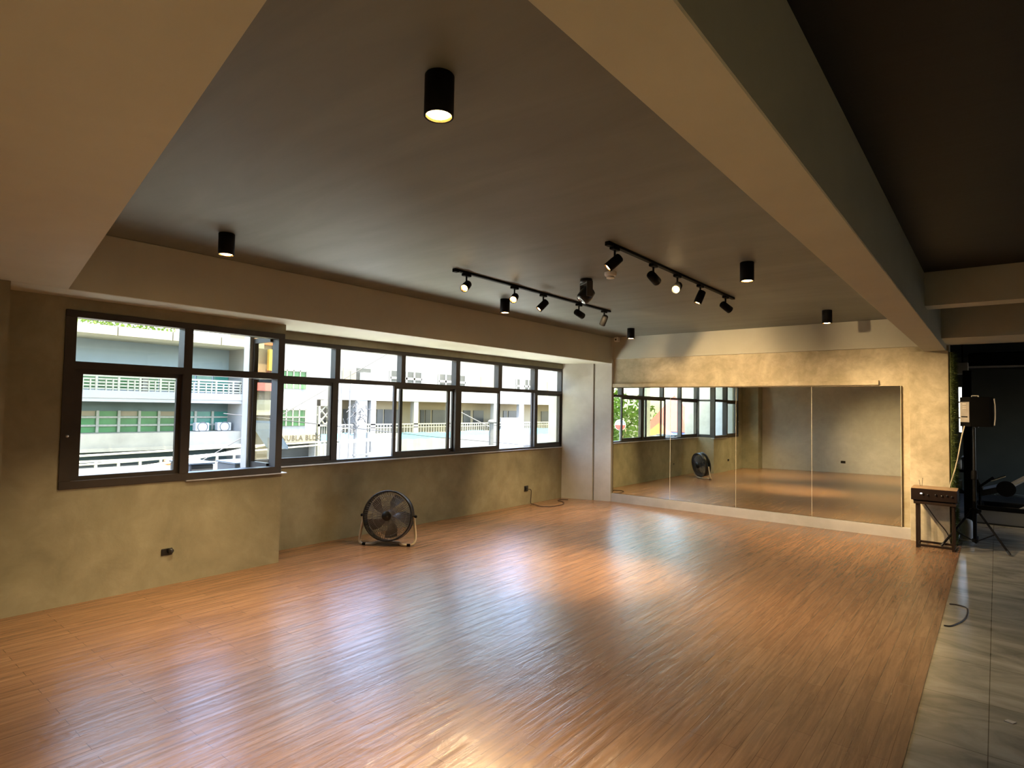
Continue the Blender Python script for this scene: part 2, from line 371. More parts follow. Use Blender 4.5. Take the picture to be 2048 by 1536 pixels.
struct('window_added', MB().box(6.24, 6.29, 9.6, 13.6, .9, .96).box(6.24, 6.29, 9.6, 13.6, 2.24, 2.3).box(6.24, 6.29, 10.9, 10.96, .9, 2.3).box(6.24, 6.29, 12.2, 12.26, .9, 2.3), 'frame', 'added gym side window for daylight, unseen beyond the right edge', 'window')  # opening added out of view to let daylight into the gym
struct('floor_mat', MB().box(-0.62, 6.1, 10.68, 14.5, -.004, .018, .004), 'rubber', 'black rubber matting on the gym floor', 'mat')

# ------------------------------------------------------------------ windows
# window_1: near bay, flush with the wall; its lower right sash is slid open
XA, XB = XW - .10, XW + .012
w1 = struct('window_1', MB().box(XA, XB, 1.315, 3.05, .845, .905, .003).box(XA, XB, 1.315, 3.05, 2.115, 2.165, .003).box(XA, XB, 1.315, 1.385, .905, 2.115)
    .box(XA, XB, 2.14, 2.21, .905, 2.115).box(XA, XB, 2.985, 3.05, .905, 2.115).box(XA, XB, 1.385, 2.14, 1.73, 1.787).box(XA, XB, 2.21, 2.985, 1.73, 1.787), 'frame', 'dark framed near window of the bay with one open half', 'window')
def sash(parent, x, y0, y1, z0, z1, st=.05, rail=.055, mat='frame', axis='x'):
    s = MB().box(x - .014, x + .014, y0, y0 + st, z0, z1).box(x - .014, x + .014, y1 - st, y1, z0, z1).box(x - .014, x + .014, y0 + st, y1 - st, z0, z0 + rail).box(x - .014, x + .014, y0 + st, y1 - st, z1 - .035, z1)
    so = s.build('sash', mat, parent)
    MB().add([(x, y0 + st, z0 + rail), (x, y1 - st, z0 + rail), (x, y1 - st, z1 - .035), (x, y0 + st, z1 - .035)], [(0, 1, 2, 3)]).build('glass', 'glass', so)
    return so
def pane(parent, x, y0, y1, z0, z1):
    return MB().add([(x, y0, z0), (x, y1, z0), (x, y1, z1), (x, y0, z1)], [(0, 1, 2, 3)]).build('glass', 'glass', parent)
pane(w1, XW - .05, 1.385, 2.14, 1.787, 2.115); pane(w1, XW - .05, 2.21, 2.985, 1.787, 2.115)
s1 = sash(w1, XW - .035, 1.385, 2.165, .905, 1.73, .06, .03)
MB().lathe([(.010, 0), (.010, .012), (.006, .018), (0.001, .02)], (XB, 1.352, 1.235), (1, 0, 0), 12).build('latch', 'silver', w1)
MB().box(XW - .06, XW + .03, 2.19, 3.10, .838, .846).build('sill', 'silver', w1)
# the glazed return across the jog
YR = 2.985
MB().box(-5.835, -5.72, YR - .055, YR + .0, .86, 2.165, .004).build('corner_post', 'silver', w1)
MB().box(-5.718, -5.40, YR - .02, YR + .02, .86, .93).box(-5.718, -5.40, YR - .02, YR + .02, 2.09, 2.165).box(-5.718, -5.40, YR - .02, YR + .02, 1.735, 1.78).box(-5.718, -5.69, YR - .02, YR + .02, .93, 2.09).build('return_frame', 'frame', w1)
MB().add([(-5.69, YR, .93), (-5.40, YR, .93), (-5.40, YR, 2.09), (-5.69, YR, 2.09)], [(0, 1, 2, 3)]).build('glass', 'glass', w1)
# window_2: the long recessed row
XA2, XB2 = XR - .11, XR - .02
mb = MB().box(XA2, XB2, 2.99, 8.42, .845, .885, .003).box(XA2, XB2, 2.99, 8.42, 2.125, 2.175, .003).box(XA2, XB2, 2.99, 3.005, .885, 2.125).box(XA2, XB2, 8.39, 8.42, .885, 2.125)
for a, b in ((3.925, 3.99), (4.88, 4.945), (5.845, 5.925), (6.74, 6.825), (7.635, 7.72)): mb.box(XA2, XB2, a, b, 1.79, 2.125)
for a, b in ((3.90, 3.975), (5.85, 5.935), (7.65, 7.72)): mb.box(XA2, XB2, a, b, .885, 1.745)
mb.box(XA2, XB2, 3.005, 8.39, 1.742, 1.79)
w2 = struct('window_2', mb, 'frame', 'long dark framed row of sliding windows in the recess', 'window')
for a, b in ((3.005, 3.925), (3.99, 4.88), (4.945, 5.845), (5.925, 6.74), (6.825, 7.635), (7.72, 8.39)): pane(w2, XR - .065, a, b, 1.79, 2.125)
sash(w2, XR - .045, 3.005, 3.905, .885, 1.742, .018, .05)
sash(w2, XR - .045, 4.78, 5.75, .885, 1.742, .042, .05)
sash(w2, XR - .080, 4.905, 5.87, .885, 1.742, .042, .05)
sash(w2, XR - .045, 5.925, 6.80, .885, 1.742, .045, .05)
sash(w2, XR - .080, 7.63, 8.40, .885, 1.742, .04, .05)
sash(w2, XR - .045, 7.66, 8.395, .885, 1.742, .04, .05)
MB().box(XR - .03, XR + .02, YJ, 8.40, .846, .856).build('sill', 'silver', w2)

# ------------------------------------------------------------------ mirror panels
board = MB().box(-4.875, -.902, 8.664, 8.70, .139, 1.850).build('mirror_board', 'board')
tag(board, 'brown backing board edge behind the four mirror panels', 'board')
xs = [-4.872, -3.886, -2.892, -1.902, -.905]
where = ['leftmost mirror panel, beside the grey pilaster', 'second mirror panel from the left, reflecting the floor fan', 'third mirror panel from the left, reflecting the back corner', 'rightmost mirror panel, reflecting the black wall outlet']
for i in range(4):
    t = thing('wall_mirror', where[i], 'mirror', (xs[i], 8.66, .14), 0, 'mirror panels on the studio wall')
    w = xs[i + 1] - xs[i] - .004
    MB().box(0, w, -.003, .003, 0, 1.708).build('glass', 'mirror', t)
    MB().box(w, w + .004, -.004, .003, 0, 1.708).build('edge_strip', 'mirror_edge', t)

# ------------------------------------------------------------------ ceiling lights
def spot(parent, loc, direction, energy, angle, blend=0.6, col=(1.0, 0.72, 0.38), r=0.03):
    ld = bpy.data.lights.new('lamp', 'SPOT'); ld.energy = energy; ld.spot_size = angle; ld.spot_blend = blend; ld.color = col; ld.shadow_soft_size = r
    o = bpy.data.objects.new('lamp', ld); COL.objects.link(o); o.parent = parent; o.location = loc
    o.rotation_euler = Vector(direction).to_track_quat('-Z', 'Y').to_euler(); return o
dl = [((-1.53, 1.445), 'black cylinder downlight nearest the camera, large at the top of the view'),
      ((-4.165, 1.94), 'black cylinder downlight at the left above the near window'),
      ((-4.15, 4.967), 'black cylinder downlight beside the left track, above the middle of the long window'),
      ((-4.11, 7.78), 'black cylinder downlight in the far left corner beside the white camera'),
      ((-1.52, 4.795), 'black cylinder downlight right of the right-hand track'),
      ((-1.50, 7.567), 'black cylinder downlight in front of the mirror wall at far right')]
DL_E = 150
proto = None
for (x, y), lab in dl:
    if proto is None:
        t = thing('ceiling_downlight', lab, 'ceiling light', (x, y, ZC), 0, 'cylinder downlights on the ceiling')
        MB().lathe([(.050, 0), (.053, -.004), (.053, -.150), (.047, -.150), (.047, -.120), (0, -.120)], (0, 0, 0), (0, 0, 1), 32).build('housing', 'black', t)
        MB().lathe([(.0465, -.149), (.040, -.138), (.028, -.128), (.0, -.127)], (0, 0, 0), (0, 0, 1), 32, True, True).build('reflector', 'reflector', t)
        MB().lathe([(.001, -.148), (.030, -.147), (.040, -.142), (.040, -.134), (.001, -.133)], (0, 0, 0), (0, 0, 1), 24).build('bulb', 'bulb', t)
        spot(t, (0, 0, -.152), (0, 0, -1), DL_E, math.radians(92), 1.0)
        proto = t
    else:
        t = copy_tree(proto); t.location = (x, y, ZC); t['label'] = lab

for (x, y), lab in (((1.3, .6), 'added black cylinder fill downlight over the tiled side, unseen behind the camera'), ((1.3, 4.4), 'added black cylinder fill downlight over the tiled side, out of view right of the middle beam'), ((1.6, 7.2), 'added black cylinder fill downlight over the tiled side, out of view between the two cross beams'), ((1.3, 11.6), 'added black cylinder fill downlight over the gym matting, unseen beyond the right edge')):  # fill lamps added out of view to brighten the tiles and gym
    t = copy_tree(proto); t.location = (x, y, ZC); t['label'] = lab
    for ch in t.children:
        if ch.type == 'LIGHT': ch.data = ch.data.copy(); ch.data.energy = {.6: 280, 4.4: 22, 7.2: 18, 11.6: 150}[y]
# tracks
for x, y0, y1, lab in ((-3.585, 3.65, 6.25, 'black ceiling light track nearer the windows'), (-2.11, 3.68, 6.22, 'black ceiling light track nearer the middle beam')):
    t = thing('light_track', lab, 'light track', (x, y0, ZC), 0, 'ceiling light tracks')
    l = y1 - y0
    MB().box(-.017, .017, 0, l, -.02, 0, .002).build('rail', 'black', t)
    MB().box(-.019, .019, -.05, 0.0, -.03, 0, .003).build('end_feed', 'black', t)
HEADS = [(-3.585, 3.76, Vector((1.6, -3.4, -2.1)), 140, 'first spotlight on the window-side track, glaring at the camera'),
         (-3.585, 4.43, Vector((2.2, -4.1, -2.3)), 140, 'second spotlight on the window-side track, glaring at the camera'),
         (-3.585, 4.90, Vector((-1.2, -1.5, -2.0)), 110, 'third spotlight on the window-side track, tilted toward the wall with the fan'),
         (-3.585, 5.57, Vector((.5, 3.1, -1.05)), 160, 'fourth spotlight on the window-side track, its dark back turned to us'),
         (-3.585, 6.12, Vector((-1.7, .9, -2.4)), 140, 'last spotlight on the window-side track, nearest the mirror'),
         (-2.11, 3.74, Vector((-1.8, -1.4, -2.0)), 150, 'first spotlight on the right-hand track, tilted left beside the smoke detector'),
         (-2.11, 4.36, Vector((.1, 3.4, -1.2)), 180, 'second spotlight on the right-hand track, dark and nearly upright'),
         (-2.11, 4.82, Vector((.9, -4.4, -2.4)), 140, 'third spotlight on the right-hand track, glaring at the camera'),
         (-2.11, 5.33, Vector((-.85, -.5, -2.45)), 260, 'fourth spotlight on the right-hand track, a small lit lens under it'),
         (-2.11, 5.99, Vector((1.32, 2.6, -1.5)), 230, 'last spotlight on the right-hand track, aimed at the mirror wall')]
for x, y, dr, on, lab in HEADS:
    t = thing('track_spotlight', lab, 'spotlight', (x, y, ZC - .02), 0, 'spotlights on the ceiling tracks')
    MB().box(-.020, .020, -.045, .045, -.022, 0.0, .004).build('adapter', 'black', t)
    MB().tube([(0, 0, -.02), (0, 0, -.085)], .008, 10).tube([(0, 0, -.08), (0, 0, -.10)], .013, 10).build('stem', 'black', t)
    d_ = dr.normalized(); c = Vector((0, 0, -.105))
    MB().lathe([(.026, -.055), (.034, -.048), (.036, .0), (.036, .068), (.031, .068), (.031, .050), (0, .050)], c, d_, 24).build('housing', 'black', t)
    MB().lathe([(.0305, .067), (.024, .058), (.0, .056)], c, d_, 24, True, True).build('reflector', 'reflector', t)
    MB().lathe([(.0005, .064), (.016, .063), (.020, .060), (.0005, .058)], c, d_, 20).build('bulb', 'bulb_soft', t)
    spot(t, c + d_ * .072, d_, on, math.radians(62 if on in (160, 180) else 48), 1.0, (1.0, 0.69, 0.36), .02)

# other ceiling devices
t = thing('moving_head_light', 'black yoke-mounted stage lamp on the ceiling between the two tracks', 'stage light', (-2.885, 4.60, ZC), math.radians(-35))
MB().lathe([(.055, 0), (.058, -.02), (.058, -.035), (.0, -.036)], seg=24).build('base', 'black_gloss', t)
MB().box(-.085, -.070, -.03, .03, -.17, -.03, .004).box(.070, .085, -.03, .03, -.17, -.03, .004).box(-.085, .085, -.03, .03, -.05, -.033, .004).build('yoke', 'dark_grey', t)
hd = MB().lathe([(.03, -.075), (.058, -.06), (.066, .0), (.062, .05), (.05, .072), (.046, .066)], (0, 0, -.145), (-.1, -.6, -.75), 24).build('head', 'black_gloss', t)
MB().lathe([(.045, .066), (.034, .072), (.030, .067), (.0, .064)], (0, 0, -.145), (-.1, -.6, -.75), 24, True, True).build('lens', 'chrome', hd)
t = thing('smoke_detector', 'small white round smoke detector on the ceiling beside the right-hand track', 'smoke detector', (-2.574, 4.493, ZC))
MB().lathe([(.052, 0), (.052, -.022), (.045, -.032)], seg=28).build('body', 'white_plastic', t)
MB().lathe([(.030, -.032), (.030, -.040), (.036, -.041), (.034, -.052), (.0, -.054)], seg=28).build('sensor_cap', 'white_plastic', t)
t = thing('security_camera', 'small white security camera in the far corner under the ceiling', 'camera', (-4.80, 8.60, ZC))
MB().box(-.035, .035, -.03, .055, -.075, 0, .008).build('body', 'white_plastic', t)
MB().lathe([(.014, .0), (.012, .008), (.0, .010)], (0.0, -.03, -.045), (.3, -1, -.25), 16).build('lens', 'black_gloss', t)

# ------------------------------------------------------------------ outlets
def outlet(name, label, loc, rz, w=.085, h=.055):
    t = thing(name, label, 'outlet', loc, rz)
    MB().box(-w / 2, w / 2, -.008, 0, -h / 2, h / 2, .004).build('face_plate', 'black_gloss', t)
    return t
t = outlet('wall_outlet', 'black wall outlet low on the near wall below the window', (XW, 2.07, .272), PI / 2, .085, .055)
MB().lathe([(.022, 0), (.022, .022), (.018, .026), (0, .027)], (.022, -.008, .006), (0, -1, 0), 18).build('plug', 'black_gloss', t)
t = outlet('wall_outlet', 'black wall outlet with a hanging cable on the recessed wall', (XR, 7.425, .245), PI / 2, .10, .085)
MB().box(-.03, .01, -.03, -.008, -.028, .028, .004).build('plug', 'black_gloss', t)
o = outlet('wall_outlet', 'small dark outlet on the wall just behind the fan', (XR, 4.40, .285), PI / 2, .05, .03)
dirb = math.atan2(-.79, 4.54)
o = outlet('wall_outlet', 'black outlet on the back wall, seen in the rightmost mirror', (-3.03, .2406, .27), dirb + PI, .105, .06)
cp = [(XR + .03, 7.45, .235), (XR + .05, 7.49, .22), (XR + .045, 7.50, .12), (XR + .05, 7.49, .02), (XR + .10, 7.50, .006), (XR + .28, 7.42, .006), (XR + .42, 7.52, .006), (XR + .44, 7.78, .006), (XR + .32, 8.0, .006), (XR + .16, 8.08, .006), (XR + .12, 8.2, .006), (XR + .22, 8.28, .006)]
def smooth_path(p, n=6):
    p = [Vector(q) for q in p]; out = []
    for i in range(len(p) - 1):
        a = p[max(0, i - 1)]; b = p[i]; c = p[i + 1]; e = p[min(len(p) - 1, i + 2)]
        for k in range(n):
            t = k / n; out.append(0.5 * ((2 * b) + (c - a) * t + (2 * a - 5 * b + 4 * c - e) * t * t + (3 * b - a - 3 * c + e) * t ** 3))
    out.append(p[-1]); return out
o = MB().tube(smooth_path(cp), .006, 8).build('power_cable', 'cable'); tag(o, 'dark cable hanging from the outlet and coiled on the floor by the pilaster', 'cable')
fc = [az(1899, 1207, .004), az(1915, 1209, .004), az(1934, 1216, .004), az(1930, 1236, .004), az(1905, 1250, .004), az(1888, 1250, .004)]
o = MB().tube(smooth_path([(p.x, p.y, .001) for p in fc]), .005, 8).build('floor_wire', 'cable'); tag(o, 'thin dark wire looped on the tile beside the wood edge', 'cable')
p_ = az(2018, 1442, 0)
o = MB().loop_extrude([(p_.x - .02, p_.y - .01, -.003), (p_.x + .015, p_.y - .02, -.003), (p_.x + .03, p_.y + .01, -.003), (p_.x - .005, p_.y + .015, -.003)], (0, 0, .004)).build('paper_scrap', 'grey_panel'); tag(o, 'tiny scrap lying on the tile at the lower right', 'scrap')

# ------------------------------------------------------------------ floor fan
t = thing('floor_fan', 'black drum floor fan on a cream tube stand below the long window', 'fan', (-5.135, 4.245, 0), math.radians(35))
CZ, RF = .305, .262
tilt = math.radians(9)
X_F = Matrix.Translation((0, 0, CZ)) @ Matrix.Rotation(-tilt, 4, 'X')
def circ(r, y, n=48): return [(r * math.cos(2 * PI * k / n), y, r * math.sin(2 * PI * k / n)) for k in range(n)]
MB().tube(circ(RF, -.062), .0085, 10, True).tube(circ(RF, .062), .0075, 10, True).build('guard_ring', 'black_gloss', t, X_F)
MB().lathe([(RF - .002, -.055), (RF + .002, -.055), (RF + .002, .055), (RF - .002, .055), (RF - .002, -.055)], (0, 0, 0), (0, 1, 0), 48, True, True).build('drum', 'black_gloss', t, X_F)
mb = MB()
for sgn in (-1, 1):
    for k in range(64):
        a = 2 * PI * k / 64
        mb.tube([(.052 * math.cos(a), sgn * .085, .052 * math.sin(a)), (.17 * math.cos(a + .12), sgn * .082, .17 * math.sin(a + .12)), (RF * math.cos(a + .2), sgn * .062, RF * math.sin(a + .2))], .0021, 4, False, False)
    for r in (.10, .155, .21): mb.tube(circ(r, sgn * .083, 40), .0021, 4, True)
mb.build('wire_guard', 'guard', t, X_F)
mb = MB().lathe([(.052, -.090), (.046, -.097), (0, -.099)], (0, 0, 0), (0, 1, 0), 28)
mb.build('centre_badge', 'black_gloss', t, X_F)
MB().lathe([(.038, -.05), (.045, -.04), (.045, .02), (.062, .03), (.065, .10), (.05, .125), (0, .13)], (0, 0, 0), (0, 1, 0), 28).build('motor', 'black_gloss', t, X_F)
for k in range(5):
    a0 = 2 * PI * k / 5 + math.radians(82); vs = []; fs = []; nr = 9
    for i in range(nr):
        u = i / (nr - 1); r = .04 + u * .195; wd = .20 + .42 * math.sin(min(1, u * 1.15) * PI * .62); sw = .35 * u
        for j in range(5):
            q = j / 4 - .5; a = a0 - sw + q * wd * (1.35 - .4 * u)
            vs.append((r * math.cos(a), .01 + q * .075 * (1 - .45 * u), r * math.sin(a)))
    for i in range(nr - 1):
        for j in range(4): fs.append((i * 5 + j, i * 5 + j + 1, i * 5 + j + 6, i * 5 + j + 5))
    MB().add(vs, fs, True).build('blade', 'blade', t, X_F)
w_ = .292
st = [(-w_ + .012, 0, CZ), (-w_ + .006, -.005, CZ - .06), (-w_ - .01, -.02, .12), (-w_ - .012, -.04, .055), (-w_ + .005, -.06, .022), (-w_ + .05, -.075, .014), (-w_ + .13, -.07, .016), (-.10, .03, .016), (.10, .03, .016),
      (w_ - .13, -.07, .016), (w_ - .05, -.075, .014), (w_ - .005, -.06, .022), (w_ + .012, -.04, .055), (w_ + .01, -.02, .12), (w_ - .006, -.005, CZ - .06), (w_ - .012, 0, CZ)]
MB().tube(smooth_path(st, 4), .013, 10).build('tube_stand', 'cream_tube', t)
for s_ in (-1, 1):
    MB().lathe([(.016, 0), (.016, .02), (.011, .03), (0, .03)], (s_ * (w_ - .012), 0, CZ), (s_, 0, 0), 14).tube([(s_ * RF, 0, CZ), (s_ * (w_ - .01), 0, CZ)], .006, 8).build('tilt_knob', 'black', t)
    MB().box(s_ * (w_ - .05) - .022, s_ * (w_ - .05) + .022, -.09, -.062, 0, .028, .006).build('rubber_foot', 'black', t)

# ------------------------------------------------------------------ side table, amplifier, speaker on its tripod
t = thing('side_table', 'small dark metal frame table under the amplifier beside the column', 'table', (-.55, 8.345, 0))
for sx, sy in ((-1, -1), (1, -1), (-1, 1), (1, 1)):
    MB().box(sx * .165 - .012, sx * .165 + .012, sy * .125 - .012, sy * .125 + .012, 0, .495).build('leg', 'table_metal', t)
MB().box(-.195, .195, -.155, .155, .495, .525, .003).build('table_top', 'table_metal', t)
MB().box(-.153, .153, -.137, -.113, .02, .042).box(-.153, .153, .113, .137, .02, .042).box(-.177, -.153, -.113, .113, .02, .042).box(.153, .177, -.113, .113, .02, .042).build('bottom_rail', 'table_metal', t)
cb = [(-.69, 8.563, .49), (-.62, 8.572, .38), (-.55, 8.575, .27), (-.49, 8.578, .19), (-.45, 8.578, .12), (-.425, 8.58, .02)]
t = thing('amplifier', 'dark brown amplifier box with small knobs on the side table', 'amplifier', (-.556, 8.345, .525))
MB().box(-.213, .213, -.16, .16, .012, .142, .006).build('case', 'amp', t)
MB().box(-.211, .211, -.158, .158, .142, .150, .002).build('lid', 'amp_top', t)
for k, kx in enumerate((-.10, -.055, .02, .075, .12, .165)):
    MB().lathe([(.010, 0), (.010, .012), (.008, .015), (0, .0152)], (kx, -.16, .078 if k % 2 else .085), (0, -1, 0), 14).build('knob', 'black_gloss', t)
MB().box(-.125, -.108, -.163, -.16, .085, .094).build('indicator_light', 'led', t)
for sx in (-1, 1):
    for sy in (-1, 1): MB().lathe([(.014, 0), (.014, .012)], (sx * .18, sy * .13, 0), (0, 0, 1), 12).build('foot', 'black', t)
for kx, h in ((-.14, .075), (-.125, .10)):
    MB().tube([(kx, .05, .148), (kx + (.008 if h > .09 else -.012), .05, .148 + h)], .0022, 6).build('antenna', 'black', t)

t = thing('speaker_stand', 'black tripod stand carrying the loudspeaker beside the grass strip', 'speaker stand', (-.205, 8.63, 0))
MB().tube([(0, 0, .06), (0, 0, .85)], .019, 16).build('lower_pole', 'black', t)
MB().tube([(0, 0, .80), (0, 0, 1.365)], .0165, 16).build('upper_pole', 'black_gloss', t)
MB().lathe([(.032, .78), (.032, .86), (.022, .88)], seg=16).build('height_collar', 'black', t)
hub_ = MB().lathe([(.036, .395), (.036, .445), (.024, .455)], seg=16).box(-.05, .06, -.022, .022, .41, .44, .004).build('leg_collar', 'black', t)
MB().lathe([(.03, .07), (.03, .105)], seg=16).build('brace_collar', 'black', t)
for a in (math.radians(-34.5), math.radians(214.5), math.radians(90)):
    R_ = .365 if a != math.radians(90) else .30
    e = Vector((math.cos(a) * R_, math.sin(a) * R_, .012)); h0 = Vector((math.cos(a) * .035, math.sin(a) * .035, .425))
    lg = MB().tube([h0, e], .0115, 10).build('leg', 'black', t)
    MB().tube([e + (h0 - e) * .09, e], .0145, 10).build('foot_cap', 'black_gloss', lg)
    MB().tube([(math.cos(a) * .03, math.sin(a) * .03, .088), tuple(h0 + (e - h0) * .55)], .006, 8).build('brace', 'black', t)

t = thing('loudspeaker', 'black loudspeaker on the tripod, grey control panel on its back', 'speaker', (-.185, 8.62, 1.365), math.radians(-56))
# local +y is the grille side; it faces away to the right
body = [(-.085, -.115), (.085, -.115), (.125, .06), (.125, .10), (-.125, .10), (-.125, .06)]
MB().prism(body, .012, .345).build('cabinet', 'black', t)
gr = [(-.125, .101)] + [(-.122 + .244 * k / 12, .101 + .035 * math.sin(PI * k / 12)) for k in range(13)] + [(.125, .101)]
MB().prism(gr, .02, .337).build('grille', 'black_gloss', t)
MB().tube([(.128, .112, .03), (.131, .12, .1), (.131, .122, .18), (.131, .12, .26), (.128, .112, .33)], .006, 8).build('grille_edge', 'grey_panel', t)
pn = MB().box(-.076, .076, -.121, -.115, .06, .29, .003).build('control_panel', 'grey_panel', t)
for z, h in ((.262, .012), (.235, .005), (.214, .006)): MB().box(-.03, .03, -.1235, -.121, z, z + h).build('printed_strip', 'white_plastic', pn)
MB().box(-.05, .05, -.124, -.121, .115, .128).build('handle_slot', 'black_gloss', pn)
MB().lathe([(.028, 0), (.028, .014)], seg=14).build('pole_socket', 'black_gloss', t)
MB().tube([(-.05, -.01, .346), (-.045, -.01, .362), (.045, .0, .362), (.05, .0, .346)], .007, 8).build('carry_handle', 'grey_panel', t)
cc = [ay(1929, 852, 8.50), ay(1922, 880, 8.49), ay(1917, 908, 8.49), ay(1911, 935, 8.5), ay(1905, 955, 8.53), ay(1901, 968, 8.57), ay(1897, 985, 8.595), ay(1893, 1003, 8.600)]
o = MB().tube(smooth_path(cc), .006, 8).build('speaker_cable', 'cream_cable'); tag(o, 'cream cable drooping from the loudspeaker behind the amplifier', 'cable')
o = MB().tube(smooth_path(cb), .005, 8).build('hanging_cable', 'cable'); tag(o, 'dark cable slanting down the column behind the side table', 'cable')

# artificial grass strip on the end of the column
mb = MB().box(-.420, -.385, 8.62, 8.99, 0.0, 2.24)
rg = random.Random(3)
for k in range(5200):
    z = rg.uniform(0.0, 2.235); y = rg.uniform(8.60, 8.99); L_ = rg.uniform(.025, .055)
    if rg.random() < .45: b0 = Vector((rg.uniform(-.415, -.385), 8.62, z)); dv = Vector((rg.uniform(0.02, .6), -1, rg.uniform(-.5, .5)))
    else: b0 = Vector((-.385, y, z)); dv = Vector((1, rg.uniform(-.7, .5), rg.uniform(-.5, .5)))
    dv = dv.normalized() * L_; sd = Vector((rg.uniform(-1, 1), rg.uniform(-1, 1), rg.uniform(-1, 1))).normalized() * .0035
    mb.add([b0 - sd, b0 + sd, b0 + dv], [(0, 1, 2)])
o = mb.build('artificial_grass', 'turf'); tag(o, 'dark green artificial grass strip up the column end', 'artificial grass')

# ------------------------------------------------------------------ the gym beyond
o = thing('upright_post', 'black square steel upright just behind the loudspeaker stand', 'post', (-.28, 9.35, 0))
MB().box(-.045, .045, -.045, .045, 0, 2.06, .004).build('post', 'black', o)
MB().box(-.09, .09, -.09, .09, 0, .012).build('base', 'black', o)
o = thing('waste_bin', 'pale grey rounded bin on the floor behind the tripod', 'bin', (-.295, 9.12, 0))
MB().lathe([(.055, 0), (.062, .01), (.068, .12), (.066, .2), (.05, .24), (.02, .255), (0, .257)], seg=24).build('body', 'grey_panel', o)
MB().lathe([(.085, 0), (.085, .012), (.07, .016)], seg=24).build('base', 'white_plastic', o)
o = thing('leg_press', 'black gym machine with slanted chrome bars at the right edge', 'gym machine', (.20, 12.4, .018))
MB().box(-.5, .9, -.35, -.27, .0, .07, .005).box(-.5, .9, .27, .35, .0, .07, .005).box(-.46, -.38, -.27, .27, 0, .07).box(.75, .83, -.27, .27, 0, .07).build('base_frame', 'black', o)
for sy in (-.22, .22):
    MB().tube([(-.17, sy - .12, .30), (.85, sy - .12, 1.05)], .022, 12).build('slide_bar', 'silver', o)
MB().tube([(.05, -.32, .05), (.6, -.32, .42)], .017, 12).build('lower_bar', 'silver', o)
MB().loop_extrude([(-.42, -.24, .2), (-.02, -.24, .34), (-.06, -.24, .42), (-.46, -.24, .28)], (0, .5, 0)).build('seat_pad', 'black_gloss', o)
MB().loop_extrude([(-.46, -.24, .28), (-.38, -.24, .30), (-.58, -.24, .82), (-.66, -.24, .80)], (0, .5, 0)).build('back_pad', 'black_gloss', o)
MB().tube([(-.42, -.3, .05), (-.42, -.3, .36), (-.25, -.3, .52)], .02, 10).build('frame_tube', 'black', o)
MB().tube([(.3, -.3, .06), (.3, -.3, .5)], .025, 10).build('frame_tube', 'black', o)
MB().lathe([(.12, -.02), (.12, .02)], (-.1, -.36, .36), (0, 1, 0), 24).build('weight_plate', 'black', o)
MB().tube([(-.28, -.38, .47), (-.1, -.38, .56)], .014, 8).build('handle_bar', 'chrome', o)
o = thing('weight_rack', 'low black rack with pale plates at the foot of the gym wall behind the post', 'rack', (-.62, 11.6, .018))
MB().box(-.3, .3, -.2, .2, .62, .66).box(-.3, .3, -.2, .2, .30, .34).box(-.3, -.26, -.2, .2, 0, .66).box(.26, .3, -.2, .2, 0, .66).build('frame', 'black', o)
for k in range(4): MB().lathe([(.07, -.09), (.07, .09)], (.10 + .0 * k, -.12 + .08 * k, .73 if k < 2 else .41), (1, 0, 0), 16).build('weight', 'white_plastic', o)
o = thing('ceiling_duct', 'long dark duct under the gym ceiling', 'duct', (0, 0, 0))
MB().box(-.35, 6.1, 12.2, 12.7, 2.28, 2.52, .02).build('duct', 'black', o)
MB().box(-.35, 6.1, 12.17, 12.2, 2.27, 2.30).build('edge', 'grey_panel', o)
o = thing('wall_speaker', 'small grey box speaker high on the gym wall beside the grass', 'speaker', (-.38, 10.9, 2.10))
MB().box(-.07, .07, -.07, .07, 0, .17, .01).build('body', 'grey_panel', o)
MB().box(-.01, .01, .0, .04, .17, .58).build('bracket', 'black', o)

# ================================================================== OUTSIDE
struct('ground', MB().box(-80, -5.9, -70, 90, -5.3, -5.0), 'asphalt', 'street level ground below the windows', 'street')
# own outer walls below and beside the windows
struct('wall_outside', MB().box(-5.86, -5.44, -2.0, YJ - .15, -5, -.1).box(-5.86, -5.86 + .14, YJ, 9, -5, -.12).box(-7.0, -5.45, .55, .75, -5, 4.2), 'grey_plaster', 'grey outer walls of this building', 'wall')
B1, G1 = -28.0, -29.4
def ZY(px, py, X): p = ax(px, py, X); return p.y, p.z
# ---- green glazed office building
b = thing('office_building', 'long office building with green glazing and balconies across the street', 'building', (B1, 10, -5))
def part(parent, name, mb, mat):
    o = mb.build(name, mat, None); o.parent = parent; o.matrix_parent_inverse = Matrix.Translation(-Vector(parent.location)); return o
yL = -22.0
yE = ZY(484, 800, B1)[0]; yE2 = ZY(503, 800, B1)[0]
zp1 = ZY(300, 651 + 11, B1)[1]; zp0 = ZY(300, 681, B1)[1]
zp1 = ZY(147, 649.5, B1)[1]; zp0 = ZY(147, 668, B1)[1]
mb = MB()
n = 18
for k in range(n):
    a = yL + (yE2 - yL) * k / n; c = yL + (yE2 - yL) * (k + 1) / n - .04
    mb.box(B1 + .9, B1 + 1.1, a, c, zp0, zp1)
part(b, 'parapet', mb, 'cream_wall')
part(b, 'roof_overhang', MB().box(G1 - .2, B1 + .9, yL, yE2 - .3, zp0, zp0 + .35), 'grey_soffit')
zA1 = ZY(200, 783, B1)[1]; zA0 = ZY(200, 803, B1)[1]; zL1 = ZY(200, 868, B1)[1]; zL0 = ZY(200, 897, B1)[1]; zB1 = ZY(200, 936, B1)[1]; zB0 = ZY(200, 952, B1)[1]
part(b, 'upper_wall', MB().box(G1 - .4, G1 - .05, yL, yE2, zA0, zp0 + .3), 'blue_wall')
